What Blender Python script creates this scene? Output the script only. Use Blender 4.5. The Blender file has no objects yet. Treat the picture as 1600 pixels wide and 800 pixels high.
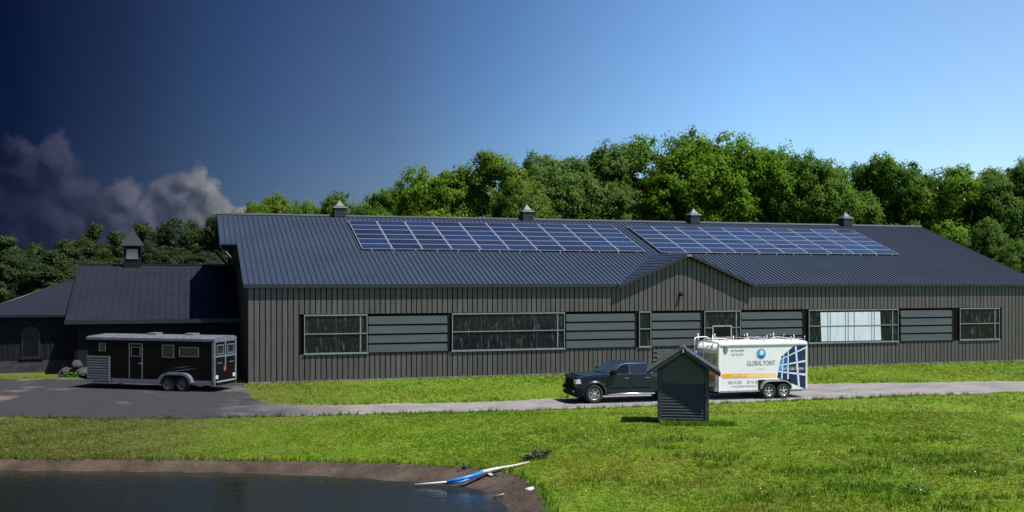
import bpy, bmesh, math, random
import numpy as np
from mathutils import Vector, Matrix
R = math.radians
S = bpy.context.scene
C = S.collection
random.seed(7)
rng = np.random.default_rng(11)

# ------------------------------------------------------------------ camera
F, YH, H = 1619.9, 436.5, 5.5            # focal length and horizon in pixels of the 1600 px wide photo, eye height
cam_d = bpy.data.cameras.new('camera')
cam_d.sensor_width = 36.0
cam_d.lens = F / 1600 * 36.0
cam_d.shift_y = (YH - 400) / 1600
cam_d.clip_end = 20000
cam = bpy.data.objects.new('camera', cam_d)
cam.location = (0, 0, H)
cam.rotation_euler = (R(90), 0, 0)
C.objects.link(cam)
S.camera = cam

# ------------------------------------------------------------------ world, sun, exposure
TO_SUN = Vector((0.47, -0.24, 1.0)).normalized()
W = bpy.data.worlds.new("World")
S.world = W
W.use_nodes = True
SKY_STRENGTH, SUN_STRENGTH = 0.10, 4.8
S.view_settings.view_transform = 'Standard'
S.view_settings.look = 'None'
S.view_settings.exposure = 0.55
S.view_settings.gamma = 1.0


def build_world():
    nt = W.node_tree
    N, L = nt.nodes, nt.links
    N.clear()

    def sock(v, s):
        if isinstance(v, (int, float)):
            s.default_value = v
        else:
            L.new(v, s)

    def M(op, a, b=0.0, c=0.0, clamp=False):
        n = N.new('ShaderNodeMath'); n.operation = op; n.use_clamp = clamp
        sock(a, n.inputs[0]); sock(b, n.inputs[1]); sock(c, n.inputs[2])
        return n.outputs[0]

    def ramp(fac, stops, interp='LINEAR'):
        n = N.new('ShaderNodeValToRGB'); n.color_ramp.interpolation = interp
        e = n.color_ramp.elements
        while len(e) < len(stops): e.new(0.5)
        for el, (p, c) in zip(e, stops):
            el.position = p; el.color = (*c, 1)
        L.new(fac, n.inputs[0])
        return n.outputs[0]

    def mix(fac, a, b, mode='MIX'):
        n = N.new('ShaderNodeMix'); n.data_type = 'RGBA'; n.blend_type = mode
        sock(fac, n.inputs['Factor'])
        for v, s in ((a, n.inputs[6]), (b, n.inputs[7])):
            if isinstance(v, tuple): s.default_value = (*v, 1)
            else: L.new(v, s)
        return n.outputs[2]

    tc = N.new('ShaderNodeTexCoord')
    sp = N.new('ShaderNodeSeparateXYZ'); L.new(tc.outputs['Generated'], sp.inputs[0])
    x, y, z = sp.outputs
    sky = N.new('ShaderNodeTexSky'); sky.sky_type = 'NISHITA'; sky.sun_disc = False
    sky.sun_elevation = math.asin(TO_SUN.z)
    sky.sun_rotation = math.atan2(TO_SUN.x, TO_SUN.y)
    sky.air_density = 1.0; sky.dust_density = 0.0; sky.ozone_density = 3.0
    # left-hand dimming put into the sky colour as a ramp, right stays clear
    t = M('MULTIPLY_ADD', x, 0.5, 0.5)
    f = ramp(t, SKY_RAMP)
    col = mix(1.0, sky.outputs[0], f, 'MULTIPLY')
    # cumulus bank low in the left part of the sky, as soft discs with ragged edges
    yy = M('MAXIMUM', y, 0.05)
    gx = M('DIVIDE', x, yy); gy = M('DIVIDE', z, yy)
    cv = N.new('ShaderNodeCombineXYZ'); sock(gx, cv.inputs[0]); sock(gy, cv.inputs[1])
    def noise(scale, det, rough, off=0.0):
        n = N.new('ShaderNodeTexNoise'); n.inputs['Scale'].default_value = scale
        n.inputs['Detail'].default_value = det; n.inputs['Roughness'].default_value = rough
        if off:
            m = N.new('ShaderNodeVectorMath'); m.operation = 'ADD'; L.new(cv.outputs[0], m.inputs[0]); m.inputs[1].default_value = (off, -off, 0)
            L.new(m.outputs[0], n.inputs['Vector'])
        else:
            L.new(cv.outputs[0], n.inputs['Vector'])
        return n.outputs[0]
    puff = noise(26, 10, 0.62)
    edge = M('MULTIPLY_ADD', puff, 1.0, -0.55)
    wx = M('ADD', M('MULTIPLY_ADD', noise(14, 3, 0.5, 3.1), 0.055, -0.0275), M('MULTIPLY_ADD', noise(55, 5, 0.6, 5.3), 0.022, -0.011))
    wy = M('ADD', M('MULTIPLY_ADD', noise(14, 3, 0.5, 7.7), 0.055, -0.0275), M('MULTIPLY_ADD', noise(55, 5, 0.6, 9.1), 0.022, -0.011))
    gx = M('ADD', gx, wx); gy = M('ADD', gy, wy)
    def density(ox, oy):
        dens = None
        for bx, by, br in CLOUDS:
            cx, cy, r = (bx - 800) / F - ox, (YH - by) / F - oy, br / F
            dx = M('SUBTRACT', gx, cx); dy = M('SUBTRACT', gy, cy)
            d2 = M('SQRT', M('ADD', M('MULTIPLY', dx, dx), M('MULTIPLY', dy, dy)))
            v = M('SUBTRACT', 1.0, M('DIVIDE', d2, r))
            dens = v if dens is None else M('SMOOTH_MAX', dens, v, 0.3)
        return dens
    raw = density(0, 0)
    dens = M('ADD', raw, edge)
    rim = M('SUBTRACT', raw, density(0.008, 0.012))
    front = M('GREATER_THAN', y, 0.05)
    mask = M('MULTIPLY', M('MULTIPLY', M('MULTIPLY', dens, 3.0, clamp=True), 0.86), front)
    lit = M('MULTIPLY_ADD', noise(20, 8, 0.65, 0.012), 1.5, M('MULTIPLY_ADD', rim, 0.9, -0.55), clamp=True)
    ccol = mix(lit, CLOUD_DARK, CLOUD_LIGHT)
    fade = ramp(t, CLOUD_RAMP, 'EASE')
    ccol = mix(1.0, ccol, fade, 'MULTIPLY')
    col = mix(mask, col, ccol)
    bg = N.new('ShaderNodeBackground'); bg.inputs['Strength'].default_value = SKY_STRENGTH
    L.new(col, bg.inputs['Color'])
    out = N.new('ShaderNodeOutputWorld'); L.new(bg.outputs[0], out.inputs['Surface'])


SKY_RAMP = [(0.0, (0.007, 0.0131, 0.0366)), (0.287, (0.0078, 0.0157, 0.0435)), (0.329, (0.0427, 0.0531, 0.0984)), (0.384, (0.1062, 0.148, 0.2333)), (0.439, (0.2081, 0.2507, 0.3578)), (0.5, (0.3621, 0.4884, 0.6547)), (0.616, (0.8157, 1.0133, 1.1979)), (0.715, (0.9924, 1.0795, 1.1491)), (1.0, (1.0447, 1.0882, 1.1317))]
CLOUD_RAMP = [(0.0, (0.07, 0.09, 0.24)), (0.275, (0.10, 0.13, 0.30)), (0.305, (0.24, 0.29, 0.46)), (0.34, (0.62, 0.68, 0.80)), (0.37, (1.15, 1.2, 1.1)), (1.0, (1.3, 1.3, 1.2))]
CLOUD_DARK = (0.44, 0.48, 0.70)
CLOUD_LIGHT = (1.85, 1.75, 1.95)
CLOUDS = [(85, 250, 42), (35, 275, 62), (120, 300, 55), (195, 300, 42), (170, 330, 60), (300, 283, 36), (325, 292, 26), (270, 305, 40), (345, 330, 34), (385, 335, 28), (440, 322, 24), (235, 345, 50), (90, 345, 75), (0, 330, 80), (310, 345, 45), (325, 312, 36), (290, 318, 38), (30, 235, 30)]
build_world()
sun_d = bpy.data.lights.new('sun', 'SUN')
sun_d.energy = SUN_STRENGTH
sun_d.angle = R(0.53)
sun_d.color = (1.0, 0.955, 0.88)
sun = bpy.data.objects.new('sun', sun_d)
sun.rotation_euler = TO_SUN.to_track_quat('Z', 'Y').to_euler()
sun.location = (30, -10, 60)
C.objects.link(sun)


def at(px, py, z=0.0):
    """the point of the level z that the photo's pixel px, py looks at"""
    d = F * (H - z) / (py - YH)
    return Vector(((px - 800) * d / F, d, z))


# ------------------------------------------------------------------ materials
def mat(name, col, rough=0.6, metal=0.0, var=0.0, scale=3.0, col2=None, bump=0.0, bscale=40.0, spec=0.5, coat=0.0, stretch=None):
    m = bpy.data.materials.new(name); m.use_nodes = True
    nt = m.node_tree; N, L = nt.nodes, nt.links
    b = N['Principled BSDF']
    b.inputs['Base Color'].default_value = (*col, 1)
    b.inputs['Roughness'].default_value = rough
    b.inputs['Metallic'].default_value = metal
    b.inputs['Specular IOR Level'].default_value = spec
    b.inputs['Coat Weight'].default_value = coat
    b.inputs['Coat Roughness'].default_value = 0.06
    tc = N.new('ShaderNodeTexCoord')
    vec = tc.outputs['Object']
    if stretch:
        mp = N.new('ShaderNodeMapping'); mp.inputs['Scale'].default_value = stretch
        L.new(vec, mp.inputs[0]); vec = mp.outputs[0]
    if var or col2:
        n = N.new('ShaderNodeTexNoise'); n.inputs['Scale'].default_value = scale; n.inputs['Detail'].default_value = 6
        n.inputs['Roughness'].default_value = 0.65
        L.new(vec, n.inputs['Vector'])
        r = N.new('ShaderNodeValToRGB')
        c2 = col2 or tuple(c * (1 + var) for c in col)
        c1 = col if col2 else tuple(c * (1 - var) for c in col)
        r.color_ramp.elements[0].position = 0.36; r.color_ramp.elements[0].color = (*c1, 1)
        r.color_ramp.elements[1].position = 0.66; r.color_ramp.elements[1].color = (*c2, 1)
        L.new(n.outputs[0], r.inputs[0]); L.new(r.outputs[0], b.inputs['Base Color'])
    if bump:
        n2 = N.new('ShaderNodeTexNoise'); n2.inputs['Scale'].default_value = bscale; n2.inputs['Detail'].default_value = 4
        L.new(vec, n2.inputs['Vector'])
        bp = N.new('ShaderNodeBump'); bp.inputs['Strength'].default_value = bump; bp.inputs['Distance'].default_value = 0.02
        L.new(n2.outputs[0], bp.inputs['Height']); L.new(bp.outputs[0], b.inputs['Normal'])
    return m


def per_board(m, amt):
    nt = m.node_tree; N, L = nt.nodes, nt.links; b = N['Principled BSDF']
    g = N.new('ShaderNodeNewGeometry'); r = N.new('ShaderNodeMapRange'); r.inputs['To Min'].default_value = 1 - amt; r.inputs['To Max'].default_value = 1 + amt
    L.new(g.outputs['Random Per Island'], r.inputs['Value'])
    mx = N.new('ShaderNodeMix'); mx.data_type = 'RGBA'; mx.blend_type = 'MULTIPLY'; mx.inputs[0].default_value = 1
    src = b.inputs['Base Color'].links[0].from_socket
    L.new(src, mx.inputs[6]); L.new(r.outputs[0], mx.inputs[7]); L.new(mx.outputs[2], b.inputs['Base Color'])


def glass(name, col, rough, clear, refl_streak=False):
    m = bpy.data.materials.new(name); m.use_nodes = True
    N, L = m.node_tree.nodes, m.node_tree.links
    b = N['Principled BSDF']; b.inputs['Base Color'].default_value = (*col, 1); b.inputs['Roughness'].default_value = rough
    b.inputs['Specular IOR Level'].default_value = 0.4
    tc = N.new('ShaderNodeTexCoord')
    if refl_streak:  # pale upright streaks painted into the glass colour, standing in for reflections
        mp = N.new('ShaderNodeMapping'); mp.inputs['Scale'].default_value = (3.4, 3.4, 0.8); L.new(tc.outputs['Object'], mp.inputs[0])
        n = N.new('ShaderNodeTexNoise'); n.inputs['Scale'].default_value = 1.6; n.inputs['Detail'].default_value = 5; n.inputs['Roughness'].default_value = 0.7
        L.new(mp.outputs[0], n.inputs['Vector'])
        r = N.new('ShaderNodeValToRGB')
        r.color_ramp.elements[0].position = 0.54; r.color_ramp.elements[0].color = (*col, 1)
        r.color_ramp.elements[1].position = 0.74; r.color_ramp.elements[1].color = (0.20, 0.23, 0.245, 1)
        L.new(n.outputs[0], r.inputs[0]); L.new(r.outputs[0], b.inputs['Base Color'])
        bp = N.new('ShaderNodeBump'); bp.inputs['Strength'].default_value = 0.12; bp.inputs['Distance'].default_value = 0.02
        n2 = N.new('ShaderNodeTexNoise'); n2.inputs['Scale'].default_value = 2.0; L.new(tc.outputs['Object'], n2.inputs['Vector'])
        L.new(n2.outputs[0], bp.inputs['Height']); L.new(bp.outputs[0], b.inputs['Normal'])
    t = N.new('ShaderNodeBsdfTransparent'); t.inputs[0].default_value = (0.7, 0.78, 0.78, 1)
    mx = N.new('ShaderNodeMixShader'); mx.inputs[0].default_value = clear
    L.new(b.outputs[0], mx.inputs[1]); L.new(t.outputs[0], mx.inputs[2])
    L.new(mx.outputs[0], N['Material Output'].inputs['Surface'])
    return m


m_siding = mat('barn siding', (0.078, 0.070, 0.067), 0.5, 0.0, 0.22, 1.2, bump=0.05, bscale=8, stretch=(6, 6, 0.6))
per_board(m_siding, 0.13)
m_sub = mat('siding groove', (0.004, 0.004, 0.004), 0.8, spec=0.1)
m_roof = mat('dark metal roof', (0.021, 0.035, 0.063), 0.5, 0.0, 0.14, 0.35, spec=0.5, bump=0.03, bscale=2)
m_seam = mat('roof seam', (0.016, 0.025, 0.046), 0.55)
m_trim = mat('dark trim', (0.014, 0.016, 0.021), 0.5, 0, 0.2, 2)
m_silver = mat('galvanised metal', (0.42, 0.43, 0.45), 0.4, 0.7, 0.2, 3)
m_winframe = mat('window frame', (0.20, 0.215, 0.23), 0.45, 0.2, 0.15, 4)
m_pane = glass('arena glazing', (0.018, 0.024, 0.027), 0.10, 0.42, True)
m_louvre = mat('grey louvre board', (0.056, 0.064, 0.066), 0.45, 0.0, 0.14, 1.2, bump=0.04, bscale=5, stretch=(0.5, 1, 4))
m_dark = mat('dark void', (0.008, 0.008, 0.009), 0.8, spec=0.1)
m_brightview = mat('bright view white', (0.58, 0.64, 0.70), 0.5, 0, 0.1, 1.5, stretch=(2, 1, .5))
m_cell = mat('solar cells', (0.012, 0.022, 0.065), 0.14, 0.0, 0.3, 1.6, spec=0.7)
m_alu = mat('panel frame aluminium', (0.46, 0.48, 0.50), 0.35, 0.3)
m_cupola = mat('cupola siding', (0.05, 0.052, 0.055), 0.55, 0, 0.2, 4)
m_cupcap = mat('cupola metal cap', (0.085, 0.092, 0.10), 0.55, 0.2, 0.25, 5)
m_brick = mat('grey masonry', (0.085, 0.083, 0.082), 0.75, 0, 0.35, 5, bump=0.3)
m_annex = mat('annex roof metal', (0.013, 0.015, 0.025), 0.6, 0, 0.15, 0.4, spec=0.2)  # left-hand dimming is put into this roof colour
m_annexwall = mat('annex dimmed boards', (0.012, 0.012, 0.016), 0.75, 0, 0.3, 1.5, spec=0.15, stretch=(5, 5, 0.5))  # wall boards carry the same dimming in their colour
m_shed = mat('charcoal shed boards', (0.046, 0.053, 0.058), 0.6, 0, 0.22, 2.5, bump=0.15, bscale=20, stretch=(1, 1, 8))
m_shedup = mat('shed upper board', (0.062, 0.074, 0.082), 0.6, 0, 0.12, 2)
m_shingle = mat('asphalt shingle', (0.05, 0.05, 0.05), 0.85, 0, 0.4, 6, bump=0.5)
m_black = mat('black trailer paint', (0.004, 0.004, 0.005), 0.3, 0, 0.2, 2, spec=0.2)
m_hsilver = mat('trailer trim metal', (0.19, 0.20, 0.24), 0.42, 0.35, 0.2, 3)
m_white = mat('white trailer skin', (0.80, 0.80, 0.80), 0.32, 0, 0.04, 1.5, coat=0.3)
m_polish = mat('polished aluminium', (0.62, 0.64, 0.66), 0.12, 0.9, 0.06, 2, bump=0.04, bscale=3)
m_tyre = mat('tyre rubber', (0.018, 0.018, 0.018), 0.8, 0, 0.3, 9)
m_rim = mat('alloy rim', (0.62, 0.62, 0.63), 0.3, 0.7)
m_rimdark = mat('rim recess', (0.015, 0.015, 0.016), 0.6)
m_truck = mat('dark blue truck paint', (0.012, 0.020, 0.032), 0.3, 0.2, 0.1, 1, coat=0.5)
m_plastic = mat('black plastic', (0.007, 0.007, 0.008), 0.6, spec=0.06)
m_carglass = mat('tinted car glass', (0.01, 0.016, 0.022), 0.06, 0, spec=0.8)
m_wscreen = mat('windscreen glass', (0.035, 0.06, 0.068), 0.05, 0, 0.3, 2, spec=0.9)
m_blackglass = mat('black open window', (0.003, 0.003, 0.004), 0.25, spec=0.25)
m_chrome = mat('chrome', (0.72, 0.72, 0.73), 0.15, 1.0)
m_lamp = mat('headlight lens', (0.7, 0.72, 0.75), 0.1, 0.3)
m_red = mat('red lens', (0.22, 0.012, 0.014), 0.3)
m_orange = mat('orange stripe print', (0.86, 0.37, 0.035), 0.35)
m_orange2 = mat('pale orange stripe print', (0.93, 0.58, 0.18), 0.35)
m_navy = mat('navy cell print', (0.010, 0.018, 0.075), 0.3, 0, 0.25, 3)
m_skyblue = mat('bright blue print', (0.05, 0.30, 0.62), 0.3)
m_midblue = mat('mid blue print', (0.02, 0.10, 0.32), 0.3)
m_paleblue = mat('pale blue print', (0.62, 0.75, 0.88), 0.3)
m_ink = mat('grey lettering print', (0.20, 0.215, 0.23), 0.5)
m_inkdark = mat('dark lettering print', (0.09, 0.10, 0.10), 0.5)
m_cream = mat('cream lettering print', (0.98, 0.88, 0.6), 0.5)
m_paleglow = mat('pale glow print', (0.85, 0.76, 0.62), 0.4)
m_bluebag = mat('blue tarpaulin', (0.03, 0.12, 0.5), 0.5, 0, 0.3, 6)
m_rock = mat('field stone', (0.035, 0.033, 0.037), 0.85, 0, 0.45, 2.5, bump=0.6, bscale=6)
m_pale = mat('pale limestone', (0.5, 0.47, 0.43), 0.85, 0, 0.25, 5, bump=0.5, bscale=9)
m_bluepipe = mat('blue plastic sleeve', (0.03, 0.19, 0.52), 0.38, 0, 0.25, 6)
m_whitepipe = mat('weathered white pipe', (0.52, 0.50, 0.47), 0.55, 0, 0.2, 8)
m_log = mat('wet dark wood', (0.018, 0.014, 0.010), 0.8, 0, 0.5, 6, bump=0.8, bscale=9)
m_stick = mat('dry stick', (0.35, 0.27, 0.16), 0.8, 0, 0.3, 8)
m_bark = mat('tree bark', (0.055, 0.045, 0.035), 0.9, 0, 0.4, 6, bump=0.6, bscale=8)
m_dirt_floor = mat('arena footing', (0.06, 0.05, 0.042), 0.9, 0, 0.3, 2)
m_gold = mat('door lamp glass', (0.3, 0.28, 0.24), 0.3)


def leaf_mat(name, lo, hi, trans=0.35):
    m = bpy.data.materials.new(name); m.use_nodes = True
    N, L = m.node_tree.nodes, m.node_tree.links
    b = N['Principled BSDF']; b.inputs['Roughness'].default_value = 0.55; b.inputs['Specular IOR Level'].default_value = 0.12
    a = N.new('ShaderNodeAttribute'); a.attribute_name = 'tint'
    oi = N.new('ShaderNodeObjectInfo')
    ad = N.new('ShaderNodeMath'); ad.operation = 'MULTIPLY_ADD'; L.new(oi.outputs['Random'], ad.inputs[0]); ad.inputs[1].default_value = 0.3
    L.new(a.outputs['Fac'], ad.inputs[2])
    sb = N.new('ShaderNodeMath'); sb.operation = 'SUBTRACT'; L.new(ad.outputs[0], sb.inputs[0]); sb.inputs[1].default_value = 0.15; sb.use_clamp = True
    r = N.new('ShaderNodeValToRGB')
    r.color_ramp.elements[0].color = (*lo, 1); r.color_ramp.elements[1].color = (*hi, 1)
    L.new(sb.outputs[0], r.inputs[0])
    hs = N.new('ShaderNodeHueSaturation'); L.new(r.outputs[0], hs.inputs['Color'])      # species: some crowns yellower, some bluer
    wn = N.new('ShaderNodeTexWhiteNoise'); wn.noise_dimensions = '1D'; L.new(oi.outputs['Random'], wn.inputs['W'])
    mr = N.new('ShaderNodeMapRange'); mr.inputs['To Min'].default_value = 0.490; mr.inputs['To Max'].default_value = 0.517; L.new(wn.outputs['Value'], mr.inputs['Value']); L.new(mr.outputs[0], hs.inputs['Hue'])
    sr = N.new('ShaderNodeMapRange'); sr.inputs['To Min'].default_value = 0.9; sr.inputs['To Max'].default_value = 1.05; L.new(oi.outputs['Random'], sr.inputs['Value']); L.new(sr.outputs[0], hs.inputs['Saturation'])
    L.new(hs.outputs[0], b.inputs['Base Color'])
    t = N.new('ShaderNodeBsdfTranslucent'); L.new(hs.outputs[0], t.inputs[0])
    mx = N.new('ShaderNodeMixShader'); mx.inputs[0].default_value = trans
    L.new(b.outputs[0], mx.inputs[1]); L.new(t.outputs[0], mx.inputs[2])
    L.new(mx.outputs[0], N['Material Output'].inputs['Surface'])
    return m


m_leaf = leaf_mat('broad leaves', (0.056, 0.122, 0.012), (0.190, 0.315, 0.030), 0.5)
m_leafdim = leaf_mat('dimmed leaves', (0.014, 0.030, 0.009), (0.062, 0.095, 0.024), 0.3)  # darker copy of the leaf colour, with the left-hand dimming painted in
m_blade = bpy.data.materials.new('grass blades'); m_blade.use_nodes = True
_n, _l = m_blade.node_tree.nodes, m_blade.node_tree.links
_a = _n.new('ShaderNodeAttribute'); _a.attribute_name = 'col'; _b = _n['Principled BSDF']; _b.inputs['Roughness'].default_value = 0.6; _b.inputs['Specular IOR Level'].default_value = 0.2
_t = _n.new('ShaderNodeBsdfTranslucent'); _m = _n.new('ShaderNodeMixShader'); _m.inputs[0].default_value = 0.3
_l.new(_a.outputs['Color'], _b.inputs['Base Color']); _l.new(_a.outputs['Color'], _t.inputs[0]); _l.new(_b.outputs[0], _m.inputs[1]); _l.new(_t.outputs[0], _m.inputs[2]); _l.new(_m.outputs[0], _n['Material Output'].inputs['Surface'])
m_weed = leaf_mat('weed leaves', (0.06, 0.15, 0.010), (0.15, 0.28, 0.02), 0.35)
m_flower = mat('yellow petals', (0.75, 0.6, 0.03), 0.6)


# ------------------------------------------------------------------ mesh helpers
class B:
    """collects shapes; build() links them as ONE mesh object"""
    def __init__(s): s.bm = bmesh.new(); s.n = 0
    def _add(s, verts, faces, m=0, smooth=False, bev=0.0, seg=2):
        vs = [s.bm.verts.new(v) for v in verts]
        fs = []
        for f in faces:
            try: fc = s.bm.faces.new([vs[i] for i in f])
            except ValueError: continue
            fc.material_index = m; fc.smooth = smooth; fs.append(fc)
        if bev:
            bmesh.ops.recalc_face_normals(s.bm, faces=fs)
            es = list({e for f in fs for e in f.edges})
            bmesh.ops.bevel(s.bm, geom=es, offset=bev, segments=seg, affect='EDGES', clamp_overlap=True, profile=0.6)
        return s
    def box(s, x0, x1, y0, y1, z0, z1, m=0, bev=0.0, seg=2):
        v = [(x, y, z) for x in (x0, x1) for y in (y0, y1) for z in (z0, z1)]
        return s._add(v, [(0, 1, 3, 2), (4, 6, 7, 5), (0, 4, 5, 1), (2, 3, 7, 6), (0, 2, 6, 4), (1, 5, 7, 3)], m, False, bev, seg)
    def loft(s, rings, m=0, smooth=False, close=True, caps=True, bev=0.0):
        n = len(rings[0]); v = [p for r in rings for p in r]; f = []
        for i in range(len(rings) - 1):
            for j in range(n if close else n - 1):
                k = (j + 1) % n
                f.append((i * n + j, i * n + k, (i + 1) * n + k, (i + 1) * n + j))
        if caps:
            f.append(tuple(range(n))[::-1]); f.append(tuple((len(rings) - 1) * n + j for j in range(n)))
        return s._add(v, f, m, smooth, bev)
    def prism(s, pts, a, b, axis='y', m=0, bev=0.0, smooth=False, seg=2):
        def P(p, w): return {'y': (p[0], w, p[1]), 'x': (w, p[0], p[1]), 'z': (p[0], p[1], w)}[axis]
        r0 = [P(p, a) for p in pts]; r1 = [P(p, b) for p in pts]
        n = len(pts)
        f = [(j, (j + 1) % n, n + (j + 1) % n, n + j) for j in range(n)] + [tuple(range(n))[::-1], tuple(n + j for j in range(n))]
        return s._add(r0 + r1, f, m, smooth, bev, seg)
    def tube(s, pts, r, m=0, seg=8, r1=None, caps=True, smooth=True):
        pts = [Vector(p) for p in pts]; rings = []
        for i, p in enumerate(pts):
            d = (pts[min(i + 1, len(pts) - 1)] - pts[max(i - 1, 0)]).normalized()
            u = d.cross(Vector((0, 0, 1)) if abs(d.z) < 0.95 else Vector((0, 1, 0))).normalized(); w = d.cross(u)
            rr = r if r1 is None else r + (r1 - r) * i / (len(pts) - 1)
            rings.append([tuple(p + (u * math.cos(k * 2 * math.pi / seg) + w * math.sin(k * 2 * math.pi / seg)) * rr) for k in range(seg)])
        return s.loft(rings, m, smooth, True, caps)
    def lathe(s, prof, cx, cz, m=0, seg=32, smooth=True):
        """prof: (y, radius) pairs round an axis along y through cx, cz"""
        rings = [[(cx + r * math.cos(k * 2 * math.pi / seg), y, cz + r * math.sin(k * 2 * math.pi / seg)) for k in range(seg)] for y, r in prof]
        return s.loft(rings, m, smooth, True, True)
    def quad(s, pts, m=0): return s._add(pts, [tuple(range(len(pts)))], m)
    def build(s, name, mats, parent=None, kind=None, sharp=None):
        bmesh.ops.recalc_face_normals(s.bm, faces=list(s.bm.faces))
        me = bpy.data.meshes.new(name); s.bm.to_mesh(me); s.bm.free()
        for q in (mats if isinstance(mats, (list, tuple)) else [mats]): me.materials.append(q)
        if sharp:
            me.shade_smooth(); me.set_sharp_from_angle(angle=R(sharp))
        return link(name, me, parent, kind)


def link(name, data, parent=None, kind=None):
    o = bpy.data.objects.new(name, data); C.objects.link(o)
    if parent is not None: o.parent = parent
    if kind: o['kind'] = kind
    return o


def tag(o, label, cat, group=None):
    o['label'] = label; o['category'] = cat
    if group: o['group'] = group
    return o


def thing(name, label, cat, loc=(0, 0, 0), rz=0.0, group=None):
    o = link(name, None); o.location = loc; o.rotation_euler = (0, 0, rz)
    return tag(o, label, cat, group)


def copy_tree(o, parent=None):
    c = o.copy(); C.objects.link(c)
    if parent is not None: c.parent = parent
    for ch in list(o.children): copy_tree(ch, c)
    return c


def np_mesh(name, V, Fq, mats, tint=None, n=4):
    me = bpy.data.meshes.new(name)
    nv, nf = len(V), len(Fq)
    me.vertices.add(nv); me.vertices.foreach_set('co', np.asarray(V, np.float32).ravel())
    me.loops.add(nf * n); me.loops.foreach_set('vertex_index', np.asarray(Fq, np.int32).ravel())
    me.polygons.add(nf); me.polygons.foreach_set('loop_start', np.arange(0, nf * n, n, dtype=np.int32))
    me.polygons.foreach_set('loop_total', np.full(nf, n, np.int32))
    if tint is not None:
        a = me.attributes.new('tint', 'FLOAT', 'FACE'); a.data.foreach_set('value', np.asarray(tint, np.float32))
    for q in (mats if isinstance(mats, (list, tuple)) else [mats]): me.materials.append(q)
    me.update(calc_edges=True); me.validate()
    return me


def text(body, size, mtl, parent, loc, name='lettering', width=None, align='CENTER'):
    """flat print on a vehicle's left side (+y), read from outside"""
    cu = bpy.data.curves.new(name, 'FONT'); cu.body = body; cu.size = size; cu.align_x = align; cu.extrude = 0.0; cu.resolution_u = 3
    tmp = bpy.data.objects.new(name, cu); C.objects.link(tmp)
    me = bpy.data.meshes.new_from_object(tmp.evaluated_get(bpy.context.evaluated_depsgraph_get()))
    bpy.data.objects.remove(tmp); bpy.data.curves.remove(cu)
    me.materials.clear(); me.materials.append(mtl)
    xs = [v.co.x for v in me.vertices]; w = max(xs) - min(xs)
    k = width / w if width else 1.0
    for v in me.vertices: v.co = (-v.co.x * k, 0, v.co.y)
    o = link(name, me, parent); o.location = loc
    return o


# ------------------------------------------------------------------ ground, drive, pond
WATER = -0.22
edge_px = [(-420, 722), (-200, 721), (0, 719.5), (120, 719), (250, 720), (380, 721), (500, 722), (640, 726.5), (715, 731), (745, 734.5), (800, 741), (829, 757), (846, 779), (857, 802), (866, 830), (860, 880), (820, 960)]
shore_px = [(-420, 741), (-200, 740), (0, 735.5), (120, 736), (250, 737), (380, 739), (500, 744), (640, 752.5), (690, 757), (724, 761), (754, 766), (779, 775), (790, 787), (791, 803), (800, 830), (790, 880), (750, 960)]


def resample(pts, n):
    L_ = [0]
    for a, b in zip(pts, pts[1:]): L_.append(L_[-1] + (b - a).length)
    out = []
    for i in range(n):
        t = L_[-1] * i / (n - 1); k = max(j for j in range(len(L_) - 1) if L_[j] <= t + 1e-9)
        out.append(pts[k].lerp(pts[k + 1], (t - L_[k]) / max(1e-9, L_[k + 1] - L_[k])))
    return out


NB = 160
edge = resample([at(x, y, 0) for x, y in edge_px], NB)
shore = resample([at(x, y, WATER) for x, y in shore_px], NB)
for i, p in enumerate(edge):
    k = 0.10 * math.sin(i * 1.1) + 0.07 * math.sin(i * 2.7 + 1) + random.uniform(-0.05, 0.05)
    p.y += k * 0.6; p.x += k * 0.4 if i > 110 else 0
for i, p in enumerate(shore):
    k = 0.06 * math.sin(i * 0.83 + 2) + random.uniform(-0.03, 0.03)
    p.y += k; p.x += k if i > 110 else 0
pond_poly = [(p.x, p.y) for p in edge] + [(-2.0, 8.0), (-30.0, 8.0)]
PP = np.array(pond_poly)


def seg_dist(X, Y, poly, closed=True):
    d = np.full(X.shape, 1e9); ins = np.zeros(X.shape, bool)
    n = len(poly)
    for i in range(n if closed else n - 1):
        ax, ay = poly[i]; bx, by = poly[(i + 1) % n]
        dx, dy = bx - ax, by - ay
        t = np.clip(((X - ax) * dx + (Y - ay) * dy) / (dx * dx + dy * dy + 1e-12), 0, 1)
        d = np.minimum(d, np.hypot(X - ax - t * dx, Y - ay - t * dy))
        c = ((ay > Y) != (by > Y)) & (X < (bx - ax) * (Y - ay) / (by - ay + 1e-12) + ax)
        ins ^= c
    return d, ins


drive_near = [at(x, y) for x, y in [(-700, 650), (-300, 650), (0, 651), (160, 655), (300, 654), (500, 649), (700, 645), (900, 639), (1100, 631), (1260, 625), (1600, 612), (1900, 603)]]
drive_far = [at(x, y) for x, y in [(-700, 594), (-300, 593), (0, 592.5), (112, 593), (200, 590), (384, 600), (388, 616), (404, 627), (440, 633), (560, 633), (720, 629), (880, 623), (1000, 615), (1120, 607), (1280, 600), (1600, 595.5), (1900, 591)]]
drive_poly = [(p.x, p.y) for p in drive_near] + [(p.x, p.y) for p in reversed(drive_far)]


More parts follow.
